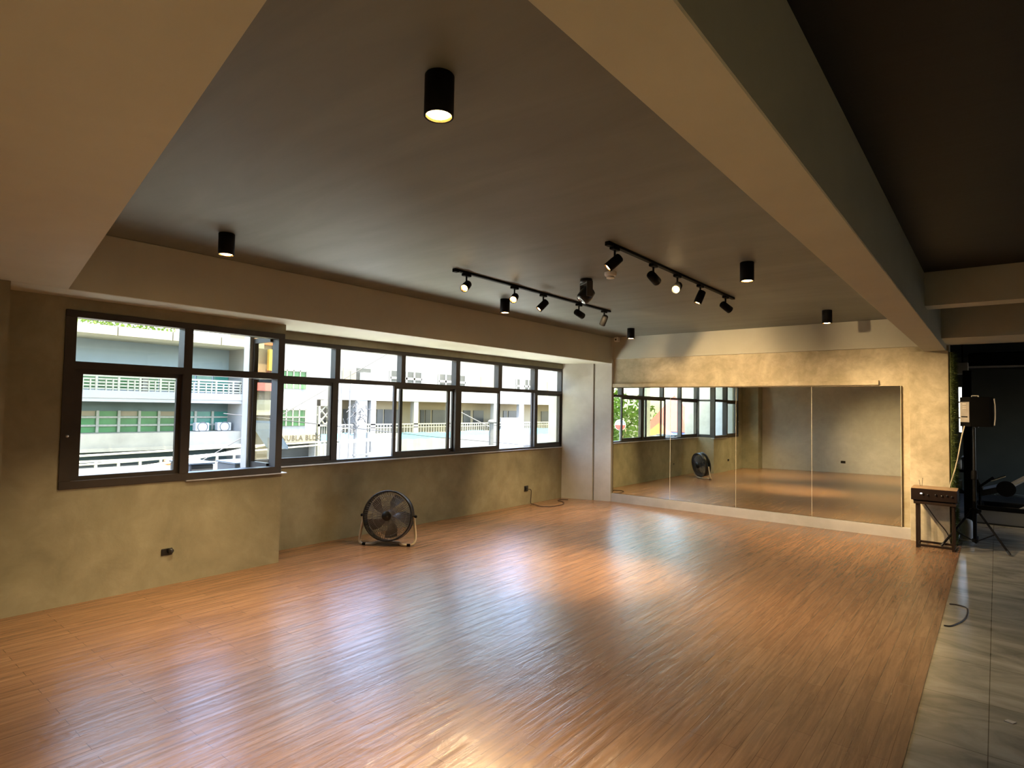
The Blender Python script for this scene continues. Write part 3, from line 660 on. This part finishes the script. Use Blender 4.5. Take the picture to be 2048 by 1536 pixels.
part(b, 'balcony_slab', MB().box(G1 - .3, B1, yL, yE, zA0, zA1).box(B1 - .25, B1 + .03, yL, yE + .05, zA0 + .15, zA1 + .06), 'white_wall')
part(b, 'balcony_slab', MB().box(G1 - .3, B1, yL, yE, zL0, zL1).box(B1 - .1, B1 + .12, yL, yE, zL0 - .14, zL0), 'concrete')
part(b, 'balcony_slab', MB().box(G1 - .3, B1 + .3, yL, yE, zB0 - 1.2, zB1), 'concrete')
part(b, 'band', MB().box(G1 - .35, G1, yL, yE, ZY(200, 823, B1)[1], zA0).box(G1 - .35, G1, yL, yE, zL0 - .9, zL0), 'dark_recess')
part(b, 'lower_wall', MB().box(G1 - .4, G1 - .1, yL, yE, -5, zL0 - .9), 'dark_recess')
part(b, 'end_pier', MB().box(G1 - 1.5, B1 + .15, yE, yE2, -5, zp0 + .05), 'white_wall')
# windows of each storey, bay by bay
yb = [ZY(x, 845, B1)[0] for x in (168, 214, 258, 300, 340)]
step = (yb[-1] - yb[0]) / 4
zt1, zt2 = ZY(200, 836, B1)[1], ZY(200, 853.5, B1)[1]
ztop = ZY(200, 822, B1)[1]
k = -8
while yb[0] + step * k < yE - .3:
    a = yb[0] + step * k; c = min(a + step, yE)
    right = a > ZY(372, 845, B1)[0]
    w = part(b, 'window', MB().box(G1 - .08, G1 - .02, a + .08, c, zL1, ztop), 'teal_glass' if right else 'green_glass')
    part_m = MB().box(G1 - .05, G1 + .08, a, a + .10, zL1, ztop).box(G1 - .05, G1 + .06, a + .1, c, zt1 - .04, zt1 + .04).box(G1 - .05, G1 + .06, a + .1, c, zt2 - .04, zt2 + .04).build('mullions', 'rail', None)
    part_m.parent = w
    if k % 2 == 0 or right:
        q = MB().box(G1 - .07, G1 - .012, a + .12, c - .02, zt1 + .05, ztop - .02).build('blind', 'tan' if not right else 'teal_glass', None); q.parent = w
    part(b, 'window', MB().box(G1 - .06, G1 + .0, a + .06, c - .02, zA1 + .15, ZY(200, 722, B1)[1]), 'green_glass' if not right else 'teal_glass')
    part(b, 'window', MB().box(G1 - .06, G1 + .02, a + .10, c - .05, zB1, zL0 - .9), 'green_glass' if not right else 'teal_glass')
    k += 1
zr = ZY(200, 751, B1)[1]
mb = MB().box(B1 - .12, B1 - .06, yL, yE, zr - .04, zr + .04)
for q in range(1, 5): mb.box(B1 - .11, B1 - .07, yL, yE, zA1 + (zr - zA1) * q / 5 - .03, zA1 + (zr - zA1) * q / 5 + .03)
y = yL
while y < yE:
    mb.box(B1 - .13, B1 - .05, y, y + .08, zA1, zr); mb.box(B1 - .13, B1 - .05, y + .35, y + .40, zA1, zr - .1); mb.box(B1 - .13, B1 - .05, y + .6, y + .65, zA1, zr - .1); y += step
part(b, 'balcony_railing', mb, 'rail')
mb = MB(); zq = ZY(200, 921, B1)[1]
mb.box(B1 + .2, B1 + .26, yL, yE, zq - .04, zq + .04); y = yL
while y < yE: mb.box(B1 + .19, B1 + .27, y, y + .1, zB1, zq); y += step
part(b, 'balcony_railing', mb, 'rail')
part(b, 'balcony_column', MB().box(B1 - .5, B1 - .15, ZY(288, 770, B1)[0], ZY(300, 770, B1)[0], zA1, ZY(294, 735, B1)[1]), 'white_wall')
# planter greenery on the roof
rg = random.Random(11)
def leaf_ball(mb, c, r, n, size, squash=1.0):
    for _ in range(n):
        d_ = Vector((rg.gauss(0, 1), rg.gauss(0, 1), rg.gauss(0, 1))).normalized() * r * rg.uniform(.45, 1) ** .6
        p = Vector(c) + Vector((d_.x, d_.y, d_.z * squash)); u = Vector((rg.gauss(0, 1), rg.gauss(0, 1), rg.gauss(0, 1))).normalized() * size; w = u.orthogonal().normalized() * size * .6
        mb.add([p - u, p + w, p + u, p - w], [(0, 1, 2, 3)])
mb = MB()
for k in range(16):
    leaf_ball(mb, (B1 + .6, ZY(150, 655, B1)[0] + k * .22, zp1 + .12 + rg.uniform(-.05, .12)), .22, 40, .07)
o = mb.build('planter_shrubs', 'leaf'); tag(o, 'row of green shrubs along the roof parapet of the office building', 'shrubs', kind='stuff')
# balcony condensers
for i, (x0, x1, lab) in enumerate(((391, 419, 'white outdoor AC unit on the office balcony, left of the pair'), (435, 463, 'white outdoor AC unit on the office balcony, right of the pair'))):
    ya, za = ZY(x0, 869, B1 - .6); yc, zc = ZY(x1, 852, B1 - .6)
    t = thing('outdoor_ac_unit', lab, 'AC unit', (B1 - .6, ya, zL1 + .012), 0, 'outdoor AC units')
    MB().box(-.35, 0, 0, yc - ya, 0, zc - za, .03).build('case', 'ac', t)
    MB().tube([(.01, (yc - ya) * .5 + .22 * math.cos(q * PI / 10), (zc - za) * .5 + .22 * math.sin(q * PI / 10)) for q in range(20)], .02, 6, True).build('fan_grille', 'pole', t)

# ---- orange topped shop between
XS = -28.9
b = thing('corner_shop', 'narrow shop with orange fascia and yellow sign between the office and the white block', 'building', (-28.9, 15, -5))
y0, z0 = ZY(498, 745, XS); y1, z1 = ZY(550, 661, XS); y1 = min(y1, ZY(556, 800, -28.2)[0] - .05)
part(b, 'wall', MB().box(XS - 2, XS, y0 - .05, y1, -5, z1), 'tan')
part(b, 'fascia', MB().box(XS, XS + .2, y0, y1, ZY(530, 690, XS)[1], z1 + .1), 'orange')
part(b, 'vertical_sign', MB().box(XS + .2, XS + .4, ZY(531, 700, XS)[0], y1 - .05, ZY(540, 742, XS)[1], ZY(540, 700, XS)[1]), 'yellow')
part(b, 'awning', MB().box(XS + .1, XS + .7, y0, y1, ZY(530, 782, XS)[1], ZY(530, 757, XS)[1]), 'red')
for py0, py1 in ((800, 830), (845, 858)): part(b, 'ledge', MB().box(XS, XS + .5, y0, y1, ZY(530, py1, XS)[1], ZY(530, py0, XS)[1]), 'cream_wall')

# ---- white block with the sign
B2 = -28.2
b = thing('white_block', 'white three-storey block with green windows and a name sign over its garage', 'building', (B2, 18, -5))
yA, yZ = ZY(556, 800, B2)[0], ZY(634, 800, B2)[0]
part(b, 'wall', MB().box(B2 - 6, B2, yA, yZ, ZY(590, 886, B2)[1], 4.9).box(B2 - 6, B2, yA, ZY(559, 900, B2)[0], -5, 0).box(B2 - 6, B2, ZY(630, 900, B2)[0], yZ, -5, 0), 'white_wall')
part(b, 'garage_door', MB().box(B2 - 1.0, B2 - .6, yA, yZ, -5, ZY(590, 886, B2)[1]), 'grey_window')
for (pa, pb, t0, t1) in ((559, 612, 739, 778), (558, 610, 815, 851)):
    ya = ZY(pa, t0, B2)[0]; yb_ = ZY(pb, t0, B2)[0]; zt = ZY(pb, t0 + 3, B2)[1]; zb = ZY(pb, t1, B2)[1]
    w = part(b, 'window', MB().box(B2 - .05, B2 + .04, ya, yb_, zb, zt), 'green_glass')
    q = MB()
    for k in range(5): yy = ya + (yb_ - ya) * k / 4; q.box(B2 + .03, B2 + .1, yy - .025, yy + .025, zb, zt)
    q.box(B2 + .03, B2 + .1, ya, yb_, zt - .45, zt - .40).box(B2 + .03, B2 + .1, ya, yb_, zt - .06, zt + .06)
    o = q.build('mullions', 'rail', None); o.parent = w
zs1, zs0 = ZY(590, 869, B2)[1], ZY(590, 884, B2)[1]
sg = part(b, 'sign_board', MB().box(B2 + .0, B2 + .08, yA, ZY(629, 880, B2)[0], zs0, zs1), 'tan')
def text_on(parent, s, size, loc, mat):
    cu = bpy.data.curves.new('lettering', 'FONT'); cu.body = s; cu.size = size; cu.extrude = .01; cu.offset = .004; cu.align_x = 'LEFT'; cu.space_character = 1.1
    o = bpy.data.objects.new('lettering', cu); COL.objects.link(o); cu.materials.append(M[mat])
    bpy.context.view_layer.update()
    dg = bpy.context.evaluated_depsgraph_get(); me = bpy.data.meshes.new_from_object(o.evaluated_get(dg)); bpy.data.objects.remove(o)
    o = bpy.data.objects.new('lettering', me); COL.objects.link(o); o.parent = parent
    o.rotation_euler = (PI / 2, 0, PI / 2); o.location = loc; return o
text_on(sg, 'NUBLA BLDG.', .36, (B2 + .085, ZY(560, 877, B2)[0], (zs0 + zs1) / 2 - .10), 'sign_text')

# ---- old structure with lattice grille
B4 = -30.0
b = thing('lattice_shed', 'small tan structure with crossed lattice grille beside the white block', 'building', (B4, 20, -5))
ya, yb_ = ZY(637, 830, B4)[0], ZY(668, 830, B4)[0]; zt = ZY(650, 800, B4)[1]; zm = ZY(650, 850, B4)[1]; zl = ZY(650, 868, B4)[1]
part(b, 'wall', MB().box(B4 - 2, B4 - .3, ya, yb_, -5, zt - .1), 'grey_window')
mb = MB().box(B4 - .2, B4, ya, ya + .12, -5, zt).box(B4 - .2, B4, yb_ - .4, yb_, -5, zt).box(B4 - .2, B4, ya, yb_, zt - .35, zt).box(B4 - .2, B4, ya, yb_, zm - .08, zm + .05)
for i in range(2):
    q0 = ya + (yb_ - ya) * .5 * i; q1 = q0 + (yb_ - ya) * .5
    for j in range(2):
        h0 = zm + (zt - .35 - zm) * .5 * j; h1 = h0 + (zt - .35 - zm) * .5
        mb.tube([(B4 - .1, q0, h0), (B4 - .1, q1, h1)], .05, 6).tube([(B4 - .1, q1, h0), (B4 - .1, q0, h1)], .05, 6)
for k in range(8): yy = ya + (yb_ - ya) * k / 7; mb.box(B4 - .12, B4 - .05, yy - .03, yy + .03, zl, zm)
part(b, 'lattice', mb, 'rail')

# ---- long white building with a corridor
B3 = -40.0
b = thing('long_building', 'long white building with an open corridor and small upper windows across the street', 'building', (B3, 40, -5))
ya, yb_ = ZY(664, 800, B3)[0], ZY(1160, 800, B3)[0] + 14
zc1, zc0 = ZY(820, 803, B3)[1], ZY(820, 866, B3)[1]
part(b, 'upper_wall', MB().box(B3 - 8, B3, ya, yb_, zc1, 5.9), 'white_wall')
part(b, 'corridor_floor', MB().box(B3 - 8, B3 + .1, ya, yb_, -5, zc0), 'cream_wall')
part(b, 'corridor_wall', MB().box(B3 - 8, B3 - 2.2, ya, yb_, zc0, zc1), 'tan')
for pa, pb in ((742, 752), (828, 837), (898, 904), (988, 1000), (1040, 1048), (1112, 1117)):
    part(b, 'column', MB().box(B3 - .5, B3 - .02, ZY(pa, 830, B3)[0], ZY(pb, 830, B3)[0], zc0, zc1), 'white_wall')
for pa, pb, zz in ((664, 684, zc1), (714, 735, zc1), (1003, 1040, zc0 + 1.3)): part(b, 'white_wall_bay', MB().box(B3 - 1.2, B3 - .05, ZY(pa, 830, B3)[0], ZY(pb, 830, B3)[0], zc0, zz), 'white_wall')
for pa, pb in ((686, 694), (738, 750), (753, 765), (768, 800), (840, 848), (850, 860), (864, 890), (926, 940), (946, 966), (1006, 1013), (1016, 1032), (1062, 1066), (1082, 1108), (1119, 1125)):
    h = ZY((pa + pb) / 2, 822, B3)[1]
    part(b, 'corridor_window', MB().box(B3 - 2.25, B3 - 2.12, ZY(pa, 830, B3 - 2.2)[0], ZY(pb, 830, B3 - 2.2)[0], zc0 + .5, zc1 - .75), 'grey_window')
zr = ZY(820, 848, B3)[1]
mb = MB().box(B3 - .1, B3 - .02, ya, yb_, zr - .05, zr + .05).box(B3 - .1, B3 - .02, ya, yb_, zr - .3, zr - .24); y = ya
while y < ZY(1140, 830, B3)[0]: mb.box(B3 - .09, B3 - .03, y, y + .07, zc0, zr); y += .32
part(b, 'corridor_railing', mb, 'rail')
def win_row(pa, pb, py0, py1, ncol):
    y0, z1 = ZY(pa, py0, B3); y1, z0 = ZY(pa, py1, B3)
    ye = ZY(pb, py0, B3)[0]
    w = part(b, 'upper_window', MB().box(B3 - .05, B3 + .04, y0, ye, z0, z1), 'grey_window')
    q = MB()
    for k in range(ncol + 1): yy = y0 + (ye - y0) * k / ncol; q.box(B3 + .02, B3 + .1, yy - .09, yy + .09, z0 - .1, z1)
    q.box(B3 + .02, B3 + .1, y0, ye, z0 + (z1 - z0) * .32 - .1, z0 + (z1 - z0) * .32 + .1)
    o = q.build('window_bars', 'white_wall', None); o.parent = w
win_row(780, 843, 741, 762, 4); win_row(877, 930, 748, 769, 4); win_row(1032, 1071, 758, 778, 5)
for pa, pb, p0, p1 in ((686, 711, 736, 760), (961, 999, 754, 776), (1094, 1130, 764, 783)):
    y0, z1 = ZY(pa, p0, B3)
    part(b, 'loggia_panel', MB().box(B3 - .05, B3 + .05, y0, ZY(pb, p0, B3)[0], ZY(pa, p1, B3)[1], z1), 'tan')
y0, z1 = ZY(713, 736, B3); part(b, 'condenser_niche', MB().box(B3 - .05, B3 + .06, y0, ZY(741, 736, B3)[0], ZY(713, 762, B3)[1], z1), 'grey_window')
y0, z1 = ZY(719, 745, B3); part(b, 'condenser', MB().box(B3, B3 + .5, y0, ZY(736, 745, B3)[0], ZY(719, 760, B3)[1], z1), 'ac')

# ---- tarps and roofs at street level
def tarp(name, pa, pb, p0, p1, X, lab, mat='tarp', cat='tarp', deep=3.2):
    y0, z1 = ZY(pa, p0, X - deep); yb2, z2 = ZY(pb, p0, X - deep); ya2, z0 = ZY(pa, p1, X); yc2, _ = ZY(pb, p1, X)
    vs = []; fs = []; n = 14; rg2 = random.Random(int(pa))
    for i in range(n + 1):
        u = i / n
        for j in range(5):
            v = j / 4
            y = (ya2 + (yc2 - ya2) * u) * (1 - v) + (y0 + (yb2 - y0) * u) * v
            vs.append((X - deep * v, y, z0 + (z1 - z0) * v - .15 * math.sin(PI * v) + rg2.uniform(-.05, .05)))
    for i in range(n):
        for j in range(4): fs.append((i * 5 + j, i * 5 + j + 1, i * 5 + j + 6, i * 5 + j + 5))
    vs2 = [(x, y, z - .06) for x, y, z in vs]; m = len(vs)
    mb = MB().add(vs, fs).add(vs2, [f[::-1] for f in fs])
    t = thing(name, lab, cat, (X, ya2, -5))
    part(t, 'sheet', mb, mat)
    mb = MB()
    for y in (ya2 + .2, (ya2 + yc2) / 2, yc2 - .2): mb.tube([(X, y, -5), (X, y, z0 - .05)], .04, 6)
    part(t, 'posts', mb, 'pole'); return t
tarp('blue_tarp', 642, 745, 868, 884, -22, 'sky blue tarp roof beside the tangled pole, seen through the open sash')
tarp('blue_tarp', 800, 985, 866, 884, -24, 'largest sky blue tarp roof below the corridor')
tarp('blue_tarp', 1000, 1180, 858, 876, -27, 'farthest sky blue tarp roof, near the grey pilaster', 'tarp')
def roof(pa, pb, p0, p1, Xf, Xb, lab):
    ya, z0 = ZY(pa, p1, Xf); yb2, _ = ZY(pb, p1, Xf); yc, z1 = ZY(pa, p0, Xb); yd, _ = ZY(pb, p0, Xb)
    t = thing('market_roof', lab, 'roof', (Xf, ya, -5))
    nn = 22; mb = MB()
    for k in range(nn):
        u0 = k / nn; u1 = (k + .5) / nn; u2 = (k + 1) / nn
        def pt(u, hi): return (Vector((Xf, ya + (yb2 - ya) * u, z0 + hi)), Vector((Xb, yc + (yd - yc) * u, z1 + hi)))
        a, c = pt(u0, 0); e, f = pt(u1, .05); g, h = pt(u2, 0)
        mb.add([a, c, f, e], [(0, 1, 2, 3)]).add([e, f, h, g], [(0, 1, 2, 3)])
    part(t, 'roof_sheet', mb, 'roof')
    part(t, 'walls', MB().prism([(Xf, ya), (Xf, yb2), (Xb, yd), (Xb, yc)], -5, min(z0, z1) - .12), 'concrete'); return t
roof(636, 800, 888, 925, -16, -21, 'pale sheet roof below the tangled utility pole')
roof(800, 1200, 880, 915, -17, -23, 'pale sheet roof below the largest blue tarp')
# near canopy below the bay window with orange goods
p = ax(165, 937, -14); q = ax(372, 934, -14)
t = thing('street_canopy', 'grey tan canopy edge low in the near window', 'canopy', (-14, p.y, -5))
pf = ax(165, 958, -12.6)
part(t, 'canopy_slab', MB().loop_extrude([(-14, p.y - 3, p.z), (-12.6, p.y - 3, pf.z), (-12.6, p.y - 3, pf.z - .1), (-14, p.y - 3, p.z - .1)], (0, q.y - p.y + 3, 0)), 'roof'); part(t, 'fascia', MB().box(-12.6, -12.5, p.y - 3, q.y, pf.z - .9, pf.z - .02), 'grey_soffit'); part(t, 'posts', MB().tube([(-13.9, p.y, -5), (-13.9, p.y, p.z - .2)], .08, 8).tube([(-13.9, q.y - .5, -5), (-13.9, q.y - .5, p.z - .2)], .08, 8), 'pole')
a = ax(303, 941, -14.6); c = ax(362, 941, -14.6)
o = MB().loop_extrude([(-13.75, a.y, p.z - .02), (-13.75, c.y, p.z - .02), (-13.75, c.y, p.z + .06), (-13.75, (a.y * .5 + c.y * .5), p.z + .16), (-13.75, a.y, p.z + .05)], (-.22, 0, .03)).build('folded_tarp', 'orange'); tag(o, 'orange tarp bundle on the canopy outside the near window', 'tarp')
# condensers on the ledge just outside the open sash
ledge = struct('trim_ledge_outside', MB().box(-7.3, -5.46, .76, YJ - .16, .62, .74), 'conc_grey', 'concrete ledge outside the near window', 'ledge')
for px0, px1, dep, hgt, lab in ((381, 427, .50, .12, 'grey outdoor box on the ledge outside the open sash, left one'), (470, 520, .42, .10, 'grey outdoor box on the ledge outside the open sash, right one')):
    pa = ax(px0, 945, -6.35); pb = ax(px1, 945, -6.35)
    t = thing('ledge_box', lab, 'box', (-6.35, pa.y, .74), 0, 'grey boxes on the outside ledge')
    MB().box(-dep, 0, 0, pb.y - pa.y, 0, hgt, .01).build('case', 'conc_grey', t)
    MB().box(-dep - .01, .01, -.01, pb.y - pa.y + .01, hgt, hgt + .02, .004).build('lid', 'glass_blue', t)
# a tilted blue sheet by the return pane
a = ax(561, 880, -9.0)
o = MB().loop_extrude([(-9, a.y - .16, 1.22), (-9, a.y + .14, .80), (-9, a.y + .14, .76), (-9, a.y - .16, 1.18)], (-.5, -.1, 0)).build('solar_sheet', 'glass_blue'); tag(o, 'tilted blue sheet just outside the first long window pane', 'sheet')
part_p = MB().tube([(-9.3, a.y, -5), (-9.3, a.y, .95)], .05, 8).build('support', 'pole', o)

struct('bounce_canopy', MB().box(-10.2, -5.9, -3, 13, -1.5, -1.35), 'bounce_sheet', 'unseen pale canopy added below the windows to bounce daylight inside', 'canopy')  # added out of view; bounces sunlight up through the windows onto the ceiling
# ---- poles
def pole(px, X, r, ztop_px, lab, mat='pole'):
    p = ax(px, 850, X); zt = ax(px, ztop_px, X).z
    t = thing('utility_pole', lab, 'pole', (p.x, p.y, -5))
    MB().tube([(0, 0, 0), (0, 0, zt + 5)], r * 1.15, 14, r_end=r).build('shaft', mat, t); return t, p, zt
t, p, zt = pole(711, -13.5, .045, 812, 'grey utility pole with tangled cables and crossarm in the open sash')
mb = MB(); rg = random.Random(5)
for k in range(16):
    c0 = Vector((0, rg.uniform(-.15, .15), rg.uniform(.75, 1.45) + 5)); pts = [c0]
    for j in range(5): pts.append(pts[-1] + Vector((rg.uniform(-.06, .06), rg.uniform(-.16, .16), rg.uniform(-.13, .10))))
    mb.tube(smooth_path(pts, 3), .010, 5)
mb.build('cable_tangle', 'dark_wire', t)
MB().box(-.04, .04, -.06, .45, 5.12, 5.17).box(-.03, .03, .38, .43, 5.0, 5.75).box(-.03, .03, .50, .56, 5.2, 5.5).build('crossarm', 'pole', t)
pole(698.5, -13.2, .018, 742, 'thin grey pole left of the tangled utility pole')
pole(681, -13.2, .015, 740, 'thinnest pale pole just inside the frame of the open sash')
t, p, zt = pole(983, -14, .085, 846, 'short thick capped post with a slanting stay below the corridor')
MB().lathe([(.12, 0), (.14, .04), (.10, .10), (.05, .12)], (0, 0, zt + 5), (0, 0, 1), 14).build('cap', 'pole', t)
MB().tube([(0, -.1, zt + 4.85), (-.3, -1.5, zt + 5.45)], .018, 6).build('stay', 'pole', t)
MB().lathe([(.24, 0), (.24, .05), (.14, .10)], (0, 0, ax(983, 893, -14).z + 5 - .05), (0, 0, 1), 16).build('base', 'pole', t)
pole(1042.5, -13, .075, 700, 'tall pale grey pole at the right end of the open sash', 'white_plastic')
o = thing('folding_frame', 'small grey A-shaped frame on the roof at the foot of the tall pale pole', 'frame', ax(1076, 892, -16))
MB().tube([(0, -.45, .55), (0, 0, 0)], .035, 6).tube([(0, -.45, 0), (0, -.2, .3)], .03, 6).tube([(0, -1.2, .05), (0, 0, 0)], .03, 6).build('bars', 'dark_wire', o)

# ---- overhead wires
def wire(pts, X, r, mat, lab, tail=6):
    q = [ax(a, c, X) for a, c in pts]; q0 = q[0] + (q[0] - q[1]) * 6; q1 = q[-1] + (q[-1] - q[-2]) * tail
    o = MB().tube([q0] + q + [q1], r, 6).build('overhead_wire', mat); tag(o, lab, 'wire', 'overhead wires across the street'); return o
wire([(160, 912), (260, 906), (363, 900)], -11.0, .018, 'wire', 'upper pale overhead wire across the near window pane')
wire([(160, 930), (260, 923), (363, 914)], -11.6, .018, 'wire', 'lower pale overhead wire across the near window pane')
wire([(385, 917), (440, 908), (500, 896)], -10.5, .022, 'wire', 'pale cable climbing across the open sash of the near window', .9)
wire([(594, 812), (634, 789)], -16, .012, 'dark_wire', 'dark slanting wire in front of the white block')
wire([(815, 868), (860, 873), (905, 877)], -15.2, .014, 'dark_wire', 'dark wire sagging in front of the largest blue tarp')

# ---- seen only in the mirror: tree, pole, market tents, round sign
def mirror_pt(px, py, X):
    v = ax(px, py, X); return Vector((v.x, 17.30 - v.y, v.z))
t = thing('street_tree', 'leafy bright green tree seen in the leftmost mirror panel', 'tree', (-15.5, -9.5, -5))
rg = random.Random(21); mb = MB()
for cx, cy, cz, r in ((0, 0, 5.6, 1.6), (-.6, 1.6, 5.2, 1.3), (.5, -1.6, 5.9, 1.5), (.2, .8, 6.9, 1.1), (-.2, -2.8, 5.4, 1.3), (.6, 2.4, 6.2, 1.0), (0, 0, 4.4, 1.2), (-.2, 2.2, 4.2, 1.0)):
    leaf_ball(mb, (cx, cy, cz), r, 520, .15)
mb.build('foliage', 'leaf', t)
MB().tube([(0, 0, 0), (.1, .1, 2.2), (0, 0, 5.5)], .2, 10, r_end=.08).tube([(.1, .1, 3), (-.4, 1.3, 5)], .08, 8).tube([(.1, .1, 3.2), (.4, -1.3, 5.5)], .08, 8).build('trunk', 'trunk', t)
p = mirror_pt(1293, 830, -9.5)
t = thing('street_pole', 'concrete street pole in front of the tree in the mirror', 'pole', (p.x, p.y, -5))
MB().tube([(0, 0, 0), (0, 0, 9)], .16, 14, r_end=.11).build('shaft', 'concrete', t); MB().box(-.06, .06, -.8, .8, 7.6, 7.7).build('crossarm', 'pole', t)
for px, py, X, w_, h_, m_, lab in ((1348, 862, -10.5, 2.0, 1.5, 'red', 'red market tent seen in the mirror'), (1318, 876, -9.5, 1.0, .55, 'orange', 'low orange awning left of the red tent in the mirror')):
    p = mirror_pt(px, py, X); t = thing('market_tent', lab, 'tent', (p.x, p.y, -5)); z = p.z + 5
    vs = [(-w_ / 2, -w_ / 2, z), (w_ / 2, -w_ / 2, z), (w_ / 2, w_ / 2, z), (-w_ / 2, w_ / 2, z), (0, 0, z + h_)]
    MB().add(vs, [(0, 1, 4), (1, 2, 4), (2, 3, 4), (3, 0, 4), (3, 2, 1, 0)]).build('canopy', m_, t)
    MB().box(-w_ / 2, w_ / 2, -w_ / 2, w_ / 2, z - .65, z - .02).build('skirt', 'blue_cloth', t)
    mb = MB()
    for sx in (-1, 1):
        for sy in (-1, 1): mb.tube([(sx * w_ * .48, sy * w_ * .48, 0), (sx * w_ * .48, sy * w_ * .48, z - .6)], .03, 6)
    mb.build('posts', 'pole', t)
p = mirror_pt(1240, 850, -8.4)
t = thing('round_sign', 'round red and blue sign in front of the leaves in the mirror', 'sign', (p.x, p.y, -5))
MB().tube([(0, 0, 0), (0, 0, p.z + 4.9)], .03, 8).build('post', 'pole', t)
dd = Vector((.45, .89, 0))
MB().lathe([(.16, -.012), (.16, .012)], (0, 0, p.z + 5), dd, 28).build('disc', 'white_plastic', t)
MB().loop_extrude([Vector((0, 0, p.z + 5)) + dd * .014 + (Vector((-.89, .45, 0)) * math.cos(a_) + Vector((0, 0, 1)) * math.sin(a_)) * .15 for a_ in [PI + PI * k / 14 for k in range(15)]], dd * .004).build('lower_half', 'red', t)
MB().tube([Vector((0, 0, p.z + 5)) + dd * .016 + (Vector((-.89, .45, 0)) * math.cos(a_) + Vector((0, 0, 1)) * math.sin(a_)) * .125 for a_ in [.2 + (PI - .4) * k / 12 for k in range(13)]], .024, 8).build('upper_arc', 'blue_cloth', t)

# ================================================================== LIGHT
wd = bpy.data.worlds.new('world'); SC.world = wd; wd.use_nodes = True
nt = wd.node_tree; nt.nodes.clear()
wo = nt.nodes.new('ShaderNodeOutputWorld'); bg = nt.nodes.new('ShaderNodeBackground'); sky = nt.nodes.new('ShaderNodeTexSky')
sky.sky_type = 'NISHITA'; sky.sun_disc = False; sky.sun_elevation = math.radians(78); sky.sun_rotation = math.radians(70); sky.air_density = 1.0; sky.dust_density = 2.5; sky.altitude = 10
bg.inputs['Strength'].default_value = 0.95
nt.links.new(sky.outputs['Color'], bg.inputs['Color']); nt.links.new(bg.outputs['Background'], wo.inputs['Surface'])
sd = bpy.data.lights.new('sun', 'SUN'); sd.energy = 15.0; sd.angle = math.radians(.6); sd.color = (1.0, .95, .86)
so = bpy.data.objects.new('sun', sd); COL.objects.link(so)
so.rotation_euler = Vector((-0.20, 0.05, -0.98)).to_track_quat('-Z', 'Y').to_euler()

SC.view_settings.view_transform = 'Standard'; SC.view_settings.look = 'None'; SC.view_settings.exposure = 1.3; SC.view_settings.gamma = 1.0
SC.view_settings.use_curve_mapping = False
cy = SC.cycles
cy.max_bounces = 8; cy.diffuse_bounces = 4; cy.glossy_bounces = 4; cy.transmission_bounces = 4; cy.transparent_max_bounces = 10
cy.caustics_reflective = False; cy.caustics_refractive = False; cy.sample_clamp_indirect = 6.0
